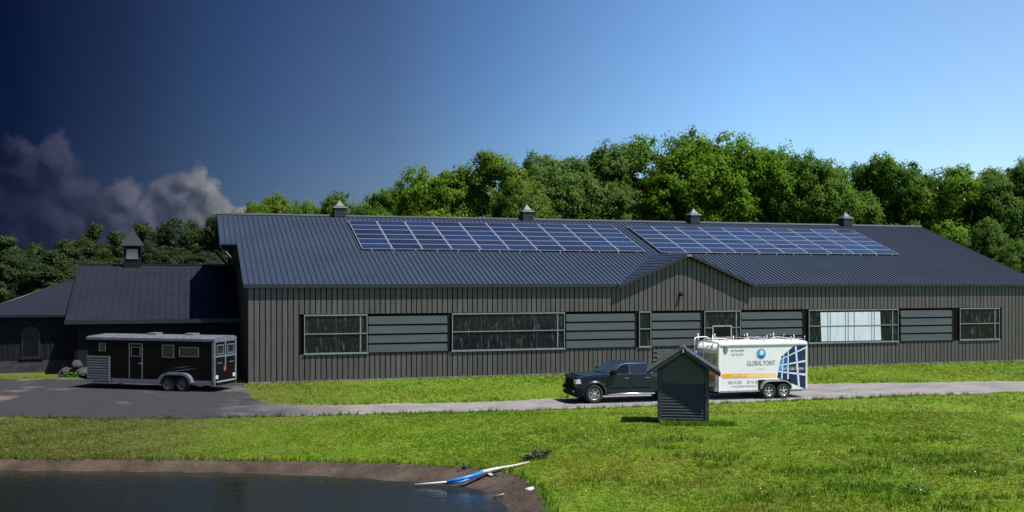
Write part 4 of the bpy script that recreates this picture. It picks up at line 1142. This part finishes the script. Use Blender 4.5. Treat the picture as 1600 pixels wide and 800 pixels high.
# ------------------------------------------------------------------ pond side things
pp = thing('drain_pipe', 'blue and white plastic pipe running from the bank down into the pond', 'pipe', at(752, 740))
o_ = pp.location.copy()
def rel(px, py, z): return tuple(at(px, py, z) - o_)
q = B(); q.tube([rel(690, 754.5, -.12), rel(712, 750, -.02), rel(735, 744.5, 0.05), rel(754, 738, .10)], .042, 0, 10, .056); q.build('blue_sleeve', m_bluepipe, pp)
q = B(); q.tube([rel(751, 738.5, .09), rel(770, 733.5, .12), rel(800, 728, .10), rel(827, 722, .05)], .058, 0, 10, .022); q.build('white_pipe', m_whitepipe, pp)
q = B(); q.tube([rel(648, 757.5, WATER + .05), rel(672, 755.5, WATER + .08), rel(698, 753, -.08)], .03, 0, 6); q.build('thin_pipe', m_whitepipe, pp)
q = B(); q.tube([rel(696, 756.2, -.14), rel(722, 752.5, -.05), rel(748, 743, 0.03)], .03, 0, 6); q.build('lower_hose', m_bluepipe, pp)

lg = B(); pts = [at(818, 718.5, .03), at(830, 714.5, .07), at(843, 711, .09), at(856, 707.5, .10)]
lg.tube(pts, .045, 0, 7, .075)
for i in range(22):
    p = pts[i % 3].lerp(pts[i % 3 + 1], random.random()) + Vector((0, random.uniform(-.08, .08), random.uniform(0, .06))); q_ = Vector((random.uniform(-.22, .22), random.uniform(-.1, .1), random.uniform(-.03, .12))); lg.tube([p, p + q_ * .5 + Vector((0, 0, .03)), p + q_], random.uniform(.02, .05), 0, 5, .01)
tag(lg.build('rotten_log', m_log), 'dark rotten log lying in the grass beyond the white pipe end', 'log')

def stone(name, p, sx, sy, sz, mtl, seed):
    rnd = random.Random(seed); bm = bmesh.new(); bmesh.ops.create_icosphere(bm, subdivisions=2, radius=1)
    for v in bm.verts:
        k = 1 + rnd.uniform(-.16, .16); v.co = Vector((v.co.x * sx * k, v.co.y * sy * k, max(-.35, v.co.z) * sz * k))
    me = bpy.data.meshes.new(name); bm.to_mesh(me); bm.free(); me.materials.append(mtl)
    o = link(name, me); o.location = p; o.rotation_euler = (0, 0, rnd.uniform(0, 6)); return o
tag(stone('pale_rock', at(829, 764.5, -.02), .17, .10, .07, m_pale, 3), 'flat pale rock on the bare bank right of the pond', 'rock')
tag(stone('dark_rock', at(727, 731.5, .02), .11, .09, .10, m_rock, 5), 'dark lumpy rock at the grass edge left of the pipe', 'rock')
tag(stone('dark_rock', at(717, 735, .0), .06, .06, .05, m_rock, 6), 'smaller dark stone just left of the lumpy rock at the grass edge', 'rock')
tag(stone('earth_clod', at(764, 741, -.0), .16, .07, .04, m_pale, 8), 'pale flat slab under the white pipe', 'rock')
tag(stone('earth_clod', at(775, 743, -.03), .10, .06, .06, m_rock, 9), 'dark clod of earth below the white pipe', 'clod')
q = B(); q.tube([at(771, 776, WATER + .02), at(788, 771.5, WATER + .09)], .02, 0, 6); tag(q.build('driftwood_stick', m_stick), 'thin dry stick poking out of the pond by the bank', 'stick')

# boulders heaped by the stable wing's end
bl = [(104, 578, .55, 'low grey boulder at the left foot of the heap by the stable wing'), (116, 572, .62, 'grey boulder second from the left in the heap by the stable wing'), (127, 577, .6, 'grey boulder right of centre in the heap by the stable wing'), (136, 571, .55, 'grey boulder nearest the black trailer nose in the heap'), (120, 563.5, .5, 'grey boulder on top of the heap by the stable wing')]
for i, (px, py, r_, lab) in enumerate(bl):
    d = 58.6 + (i % 2) * .5
    p = Vector(((px - 800) * d / F, d, H - (py - YH) * d / F - r_ * .2)); p.z = max(.1, p.z)
    if i < 4: p.z = .18
    else: p.z = .62
    tag(stone('boulder', p, r_ * .8, r_ * .6, r_ * .62, m_rock, 20 + i), lab, 'boulder', 'boulders heaped by the stable wing')


# ------------------------------------------------------------------ foliage
def leaf_cloud(centres, normals, size, tint, asp=0.75):
    n = len(centres)
    nr = normals + rng.normal(0, .38, (n, 3)); nr /= np.linalg.norm(nr, axis=1)[:, None] + 1e-9
    h = rng.normal(0, 1, (n, 3)); a = np.cross(nr, h); a /= np.linalg.norm(a, axis=1)[:, None] + 1e-9; b = np.cross(nr, a)
    s = (size * rng.uniform(.6, 1.3, n))[:, None]
    bend = nr * s * rng.uniform(-.25, .1, (n, 1))
    V = np.stack([centres - a * s, centres - b * s * asp + bend, centres + a * s, centres + b * s * asp + bend], 1).reshape(-1, 3)
    return V, np.arange(n * 4).reshape(n, 4), tint


def crown_mesh(seed, style):
    global rng
    rng = np.random.default_rng(seed)
    lobes = []
    if style == 'broad':
        nl = 22
        for i in range(nl):
            a = rng.uniform(0, 2 * math.pi); z = rng.uniform(.36, .86); rad = .30 * math.sqrt(max(0.02, 1 - ((z - .52) / .42) ** 2)) * rng.uniform(.5, 1.0)
            lobes.append((rad * math.cos(a), rad * math.sin(a), z, rng.uniform(.10, .18)))
        lobes += [(rng.uniform(-.05, .05), rng.uniform(-.05, .05), .88, .10), (0, 0, .6, .2)]
    elif style == 'tall':
        for i in range(17):
            a = rng.uniform(0, 2 * math.pi); z = rng.uniform(.22, .9); rad = .24 * math.sqrt(max(0.02, 1 - ((z - .5) / .5) ** 2)) * rng.uniform(.5, 1.0)
            lobes.append((rad * math.cos(a), rad * math.sin(a), z, rng.uniform(.085, .13)))
        lobes += [(rng.uniform(-.03, .03), 0, .92, .07), (0, 0, .5, .16)]
    else:                                             # spire: narrower, ragged, for the dark wood on the left
        for i in range(16):
            z = .12 + .8 * i / 15; rad = .17 * (1.06 - z) ** .7
            a = i * 2.4; lobes.append((rad * .8 * math.cos(a), rad * .8 * math.sin(a), z, .055 + .09 * (1.05 - z)))
    Cs, Ns, Ts = [], [], []
    for lx, ly, lz, lr in lobes:
        nc = int(50 * (lr / .13) ** 1.6) + 6
        tl = rng.uniform(-.12, .12)
        for c in range(nc):
            d = rng.normal(0, 1, 3); d[2] = d[2] * .8 + .25; d /= np.linalg.norm(d)
            out = np.array([lx, ly, (lz - .5) * .6]); 
            if np.dot(d, out) < -.12: d = -d if rng.random() < .6 else d
            rr = lr * rng.uniform(.55, 1.18)
            cc = np.array([lx, ly, lz]) + d * rr * np.array([1, 1, .85])
            m = rng.integers(45, 95); cr = rng.uniform(.016, .042)
            off = rng.normal(0, 1, (m, 3)); off *= (rng.random((m, 1)) ** .5 * cr * 1.75) / np.linalg.norm(off, axis=1)[:, None]; off *= np.array([1, 1, .6])
            p = cc + off
            Cs.append(p); Ns.append(np.tile(d * .7 + np.array([0, 0, .55]), (m, 1)) + off / cr * .5)
            Ts.append(np.full(m, .42 + tl + rng.uniform(-.2, .2)) + rng.normal(0, .05, m) + off[:, 2] / cr * .12)
    Cs = np.concatenate(Cs); Ns = np.concatenate(Ns); Ts = np.clip(np.concatenate(Ts), 0, 1)
    keep = Cs[:, 2] > .06
    Cs, Ns, Ts = Cs[keep], Ns[keep], Ts[keep]
    return leaf_cloud(Cs, Ns, np.full(len(Cs), .0082), Ts)


def trunk_mesh(seed):
    rnd = random.Random(seed); b = B()
    b.tube([(0, 0, -.02), (.004, 0, .2), (.0, .006, .45), (.008, -.004, .75)], .028, 0, 9, .008)
    for k in range(7):
        a = k * 2.4 + rnd.uniform(-.4, .4); z = rnd.uniform(.2, .55); l = rnd.uniform(.14, .24)
        b.tube([(0, 0, z), (math.cos(a) * l * .5, math.sin(a) * l * .5, z + .09), (math.cos(a) * l, math.sin(a) * l, z + .22)], .012, 0, 6, .003)
    return b


protos = {}
def proto(style, i, mm):
    key = (style, i, mm.name)
    if key not in protos:
        base = (style, i, 'geo')
        if base not in protos:
            V, Fq, T = crown_mesh(100 + i * 7 + len(style), style)
            tb = trunk_mesh(i); protos[base] = (V, Fq, T)
            bmesh.ops.recalc_face_normals(tb.bm, faces=list(tb.bm.faces))
            tm = bpy.data.meshes.new('trunk'); tb.bm.to_mesh(tm); tb.bm.free(); tm.materials.append(m_bark); protos[(style, i, 'trunk')] = tm
        V, Fq, T = protos[base]
        protos[key] = np_mesh('crown', V, Fq, mm, T)
    return protos[key], protos[(style, i, 'trunk')]


def tree(px, ytop, d, wpx, style, i, mm, label, group, name='leafy_tree'):
    ht = H + (YH - ytop) * d / F
    wd = wpx * d / F * 1.22
    cw = {'broad': .74, 'tall': .56, 'spire': .42}[style]
    cm, tm = proto(style, i, mm)
    o = thing(name, label, 'tree', ((px - 800) * d / F, d, 0), random.uniform(0, 6.28), group)
    kx = wd / cw
    kx = max(.65 * ht, min(kx, 1.5 * ht))
    o.scale = (kx, kx, ht / 0.985)
    link('crown', cm, o); link('trunk', tm, o)
    return o


G1 = 'trees of the wood behind the arena'
front = [
    (420, 303, 118, 84, 'broad', 0, 'lone round-headed tree showing above the left end of the arena ridge'),
    (352, 336, 122, 60, 'broad', 3, 'low dark-green tree just left of the round-headed tree at the ridge end'),
    (478, 318, 125, 70, 'broad', 1, 'low tree behind the ridge just left of the first cupola'),
    (518, 303, 120, 80, 'broad', 2, 'tree whose crown stands directly behind the first cupola from the left'),
    (590, 300, 118, 90, 'broad', 4, 'round tree right of the first cupola with sky on both sides'),
    (642, 312, 116, 70, 'broad', 0, 'lower tree filling the dip before the tall wood begins'),
    (692, 268, 104, 120, 'broad', 1, 'tree forming the left shoulder of the tall wood'),
    (762, 238, 102, 120, 'tall', 2, 'tall tree with forked ragged top left of the second cupola'),
    (812, 278, 98, 90, 'broad', 3, 'lower bright tree just behind the second cupola'),
    (860, 246, 103, 130, 'broad', 4, 'broad yellowish green tree right of the second cupola'),
    (930, 226, 104, 140, 'broad', 0, 'broad tree left of the tallest pair in the wood'),
    (985, 220, 106, 130, 'broad', 2, 'large rounded tree with sky notch on its right, left of the tallest tree'),
    (1040, 262, 112, 90, 'tall', 1, 'dark tree in the notch left of the third cupola'),
    (1092, 211, 104, 150, 'broad', 3, 'tallest tree of the wood, rising behind the third cupola'),
    (1150, 240, 108, 100, 'tall', 0, 'tree leaning on the right flank of the tallest tree'),
    (1200, 231, 105, 120, 'broad', 1, 'leafy tree with loose sky gaps between the third and fourth cupolas'),
    (1250, 248, 103, 100, 'broad', 4, 'bushy tree midway between the third and fourth cupolas'),
    (1302, 254, 102, 110, 'broad', 2, 'tree directly behind the fourth cupola from the left'),
    (1350, 258, 108, 90, 'tall', 3, 'narrow tree just right of the fourth cupola'),
    (1395, 240, 104, 110, 'broad', 0, 'tree with a raised loose crown above the right end of the ridge'),
    (1445, 268, 106, 90, 'broad', 3, 'lower tree in the dip above the right-hand rake of the roof'),
    (1500, 262, 100, 110, 'tall', 1, 'tall slender tree right of the roof ridge end'),
    (1552, 264, 101, 100, 'tall', 2, 'dense tree second from the right edge of the wood'),
    (1600, 255, 98, 110, 'broad', 4, 'tree cut by the right edge of the picture'),
    (1545, 345, 92, 80, 'broad', 2, 'small leafy tree low against the right-hand roof slope'),
    (1598, 378, 88, 70, 'broad', 1, 'bright low bush-like tree beside the lower right roof corner'),
]
for px, yt, d, wp, st, i, lab in front: tree(px, yt, d, wp, st, i, m_leaf, lab, G1)
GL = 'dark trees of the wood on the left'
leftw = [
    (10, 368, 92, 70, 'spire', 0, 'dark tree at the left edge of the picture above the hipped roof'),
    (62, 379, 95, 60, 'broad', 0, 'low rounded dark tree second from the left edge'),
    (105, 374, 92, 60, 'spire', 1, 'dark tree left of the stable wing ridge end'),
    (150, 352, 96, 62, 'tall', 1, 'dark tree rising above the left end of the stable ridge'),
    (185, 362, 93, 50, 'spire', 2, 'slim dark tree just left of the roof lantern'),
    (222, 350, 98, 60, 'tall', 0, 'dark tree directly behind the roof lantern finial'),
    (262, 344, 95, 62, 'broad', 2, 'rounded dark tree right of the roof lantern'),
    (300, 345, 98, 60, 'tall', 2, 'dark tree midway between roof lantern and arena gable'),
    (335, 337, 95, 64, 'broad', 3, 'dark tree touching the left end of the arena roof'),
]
for px, yt, d, wp, st, i, lab in leftw: tree(px, yt, d, wp, st, i, m_leafdim, lab, GL)
# darker second row and understorey seen only through the gaps
back = [
    (650, 'back-row tree filling the gap left of the forked tall tree'), (745, 'back-row tree behind the forked ragged top, seen low on its left'),
    (838, 'back-row tree closing the gap right above the second cupola'), (930, 'back-row tree hidden low behind the broad crowns right of the second cupola'),
    (1035, 'shaded back-row tree in the dark notch left of the third cupola'), (1130, 'back-row tree behind the right flank of the tallest tree'),
    (1225, 'back-row tree between the two leafy crowns left of the fourth cupola'), (1325, 'back-row tree seen in the gap just right of the fourth cupola'),
    (1425, 'back-row tree in the dip beyond the right end of the ridge'), (1525, 'back-row tree between the tall slender tree and the dense one beside it'), (1625, 'back-row tree behind the crown cut by the right edge')]
for px, lab in back:
    tree(px, 285 + random.uniform(-6, 20), 122 + random.uniform(0, 10), 165, random.choice(('broad', 'tall')), random.randrange(4), m_leaf, lab, 'second row of the wood behind the arena')
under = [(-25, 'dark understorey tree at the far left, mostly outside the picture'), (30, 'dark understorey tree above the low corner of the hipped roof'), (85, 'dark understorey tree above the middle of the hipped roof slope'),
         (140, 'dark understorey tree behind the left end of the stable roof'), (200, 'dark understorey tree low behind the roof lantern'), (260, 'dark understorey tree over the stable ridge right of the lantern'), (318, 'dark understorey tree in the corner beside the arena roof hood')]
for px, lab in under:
    tree(px, 398 + random.uniform(-8, 12), 84 + random.uniform(0, 4), 92, random.choice(('broad', 'tall')), random.randrange(4), m_leafdim, lab, 'understorey of the left wood')
low = [(395, 'low green tree at the left end of the arena ridge, under the round-headed tree'), (455, 'low green tree filling in left of the first cupola'), (550, 'low green tree filling in right of the first cupola'), (618, 'low green tree under the dip left of the tall wood'), (668, 'low green tree at the foot of the tall wood')]
for px, lab in low:
    tree(px + random.uniform(-6, 6), 328 + random.uniform(-5, 5), 130 + random.uniform(0, 6), 95, 'broad', random.randrange(4), m_leaf, lab, 'low trees behind the ridge')


# ------------------------------------------------------------------ grass
rng = np.random.default_rng(5)
def scatter(n, x0, x1, y0, y1):
    return rng.uniform(x0, x1, n), rng.uniform(y0, y1, n)


def vnoise(X, Y, s, seed):
    """cheap smooth noise 0..1"""
    r = np.random.default_rng(seed); v = 0
    for k in range(5):
        a = r.uniform(0, 6.28); f = s * r.uniform(.6, 1.8); v = v + np.sin((X * math.cos(a) + Y * math.sin(a)) * f + r.uniform(0, 6.28))
    return np.clip(.5 + v / 6, 0, 1)


def on_lawn(X, Y, margin=0.02):
    dp_, inp = seg_dist(X, Y, pond_poly); ok = ~inp
    yn_ = np.interp(X, xs_, yn + jag); yf_ = np.interp(X, xs_, yf + jag2)
    ok &= ~((Y > yn_ - margin) & (Y < yf_ + margin))
    ul_ = (X + 13.88) * cT + (Y - 54.69) * sT; nl_ = -(X + 13.88) * sT + (Y - 54.69) * cT
    ok &= ~((ul_ > -.1) & (nl_ > -.08)) & ~((ul_ > -14.3) & (nl_ > 8.3))
    sx = X - SHED.x; sy = Y - SHED.y; ok &= ~((abs(sx) < .95) & (sy > -.02) & (sy < 1.8))
    ok &= abs(X) < Y * .52 + 1.5
    return ok


SHED = at(1066, 661.5)
def sward(X, Y):
    """colour of the turf: lush, yellow, dry and, towards the left bank, dull olive"""
    n1 = vnoise(X, Y, .4, 8); n2 = vnoise(X, Y, .75, 21); n3 = vnoise(X, Y, 2.3, 22); n4 = vnoise(X, Y, .22, 23)
    lush = np.array([.078, .178, .006]); yel = np.array([.170, .236, .010]); dry = np.array([.160, .150, .024]); sed = np.array([.095, .105, .022])
    c = lush + (yel - lush) * np.clip(n1 * 1.3 - .1, 0, 1)[:, None]
    c = c + (dry - c) * (np.clip((n2 * .65 + n3 * .35 - .52) * 5, 0, 1) * .5)[:, None]
    pz = np.exp(-((X - 4.2) / 2.6) ** 2 - ((Y - 29.5) / 3.2) ** 2) + .8 * np.exp(-((X - 14.5) / 3) ** 2 - ((Y - 29) / 2.5) ** 2)
    c = c + (np.array([.20, .145, .026]) - c) * (np.clip(pz * 1.5 * (n3 * .6 + n1 * .5), 0, .7))[:, None]
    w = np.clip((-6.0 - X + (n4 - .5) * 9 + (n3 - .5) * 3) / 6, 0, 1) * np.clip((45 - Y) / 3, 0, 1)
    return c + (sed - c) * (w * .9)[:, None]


def blades(name, X, Y, hgt, mtl, col, per=4, wid=.011, lean=.75):
    n = len(X); Z = ground_z(X, Y)
    X = np.repeat(X, per) + rng.normal(0, .045, n * per); Y = np.repeat(Y, per) + rng.normal(0, .035, n * per); Z = np.repeat(Z, per); hh = np.repeat(hgt, per) * rng.uniform(.55, 1.25, n * per)
    m = n * per; T = np.repeat(col, per, 0) * rng.uniform(.9, 1.12, (m, 1))
    a = rng.uniform(0, 6.28, m); w = wid * rng.uniform(.7, 1.5, m) + hh * .03
    lx, ly = rng.normal(0, lean, m) * hh, rng.normal(0, lean, m) * hh
    V = np.stack([np.stack([X - np.cos(a) * w, Y - np.sin(a) * w, Z - .02], -1), np.stack([X + np.cos(a) * w, Y + np.sin(a) * w, Z - .02], -1), np.stack([X + lx, Y + ly, Z + hh], -1)], 1).reshape(-1, 3)
    me = np_mesh(name, V, np.arange(m * 3).reshape(m, 3), mtl, None, 3)
    at_ = me.attributes.new('col', 'FLOAT_COLOR', 'FACE'); at_.data.foreach_set('color', np.concatenate([T, np.ones((m, 1))], 1).astype(np.float32).ravel())
    return link(name, me, None, 'stuff')


X, Y = scatter(120000, -20, 20, 23.5, 43); k = on_lawn(X, Y); X, Y = X[k], Y[k]
k = rng.random(len(X)) < np.clip(1.25 - (Y - 24) / 26, .35, 1); X, Y = X[k], Y[k]
pt = vnoise(X, Y, .55, 3) * .6 + vnoise(X, Y, 1.7, 4) * .4
blades('lawn_grass', X, Y, .028 + .055 * pt, m_blade, sward(X, Y))
X, Y = scatter(60000, -34, 34, 42, 72); k = on_lawn(X, Y); X, Y = X[k], Y[k]
blades('far_lawn_grass', X, Y, .05 + .07 * vnoise(X, Y, .8, 6), m_blade, sward(X, Y), 3, .016)
# rank taller clumps: along the pond lip, the drive edge, round the shed, and in patches on the right
cx_, cy_ = [], []
for p in edge[::1]:
    for _ in range(3):
        cx_.append(p.x + random.uniform(-.12, .2)); cy_.append(p.y + random.uniform(.0, .3))
for _ in range(420): cx_.append(SHED.x + random.uniform(-.8, 1.9)); cy_.append(SHED.y - random.uniform(.05, .75))
for _ in range(500):
    x = random.uniform(-20, 22); cx_.append(x); cy_.append(float(np.interp(x, xs_, yn)) - random.uniform(.02, .25))
for _ in range(120):
    x = random.uniform(-9, 22); cx_.append(x); cy_.append(float(np.interp(x, xs_, yf)) + random.uniform(.05, .4))
for u in np.arange(.3, 51, .16):
    if random.random() < .55:
        v = bw(u, -random.uniform(.06, .3), 0); cx_.append(v.x); cy_.append(v.y)
for _ in range(26):
    c = at(random.uniform(980, 1600), random.uniform(680, 800)); r_ = random.uniform(.3, .9)
    for _ in range(int(70 * r_)): cx_.append(c.x + random.gauss(0, r_)); cy_.append(c.y + random.gauss(0, r_ * .5))
X, Y = np.array(cx_), np.array(cy_); k = on_lawn(X, Y, -.05); X, Y = X[k], Y[k]
blades('rank_grass', X, Y, rng.uniform(.08, .22, len(X)), m_blade, np.where((X < -7)[:, None], np.array([.075, .115, .018]), np.array([.105, .20, .014])) * rng.uniform(.75, 1.3, (len(X), 1)), 6, .012, .35)
# dark leafy weed on the near right, and the low shrub by the boulders
def leafy(name, c, r_, h_, n, mtl, sz):
    th = rng.uniform(0, 6.28, n); rr = r_ * np.sqrt(rng.random(n)); zz = rng.random(n) * h_ * (1 - (rr / r_) ** 2 * .6) + .03
    P_ = np.stack([np.cos(th) * rr, np.sin(th) * rr * .8, zz], -1)
    V, Fq, T = leaf_cloud(P_, np.tile([0, -.2, .8], (n, 1)), np.full(n, sz), rng.uniform(.1, .8, n), .5)
    o = link(name, None); o.location = c
    link('foliage', np_mesh('foliage', V, Fq, mtl, T), o, 'stuff'); return o
tag(leafy('leafy_weed', at(1432, 772), .38, .30, 260, m_weed, .05), 'dark broad-leaved weed clump in the lawn at the near right', 'weed')
tag(leafy('low_shrub', at(122, 588), .9, .5, 420, m_weed, .08), 'low bright green shrub in front of the boulder heap', 'shrub')
tag(leafy('leafy_weed', at(1258, 662), .30, .25, 160, m_weed, .045), 'small weed clump in the lawn right of the shed', 'weed')
# dandelions
fx_ = []
for _ in range(170):
    c = at(random.uniform(900, 1600), 800 - 180 * random.random() ** .7); fx_.append((c.x, c.y))
X = np.array([a for a, _ in fx_]); Y = np.array([b for _, b in fx_]); k = on_lawn(X, Y); X, Y = X[k], Y[k]
Z = ground_z(X, Y) + rng.uniform(.06, .16, len(X)); n = len(X); P_ = np.stack([X, Y, Z], -1)
V, Fq, T = leaf_cloud(P_, np.tile([0, -.3, .9], (n, 1)), np.full(n, .017), np.ones(n), 1.0)
link('dandelion_flowers', np_mesh('dandelion_flowers', V, Fq, m_flower, T), None, 'stuff')
# pebbles on the bank
pv, pf = [], []
for _ in range(900):
    i = random.randrange(60, NB); t_ = random.random() ** 1.3; w_ = edge[i].lerp(shore[i], t_); s_ = random.uniform(.012, .04); z_ = WATER * t_ ** 1.3
    b0 = len(pv); pv += [(w_.x - s_, w_.y, z_ - .01), (w_.x, w_.y - s_, z_ - .01), (w_.x + s_, w_.y, z_ - .01), (w_.x, w_.y + s_, z_ - .01), (w_.x + s_ * .2, w_.y, z_ + s_ * .8)]
    pf += [(b0, b0 + 1, b0 + 4), (b0 + 1, b0 + 2, b0 + 4), (b0 + 2, b0 + 3, b0 + 4), (b0 + 3, b0, b0 + 4)]
link('bank_pebbles', np_mesh('bank_pebbles', pv, pf, m_rock, None, 3), None, 'stuff')
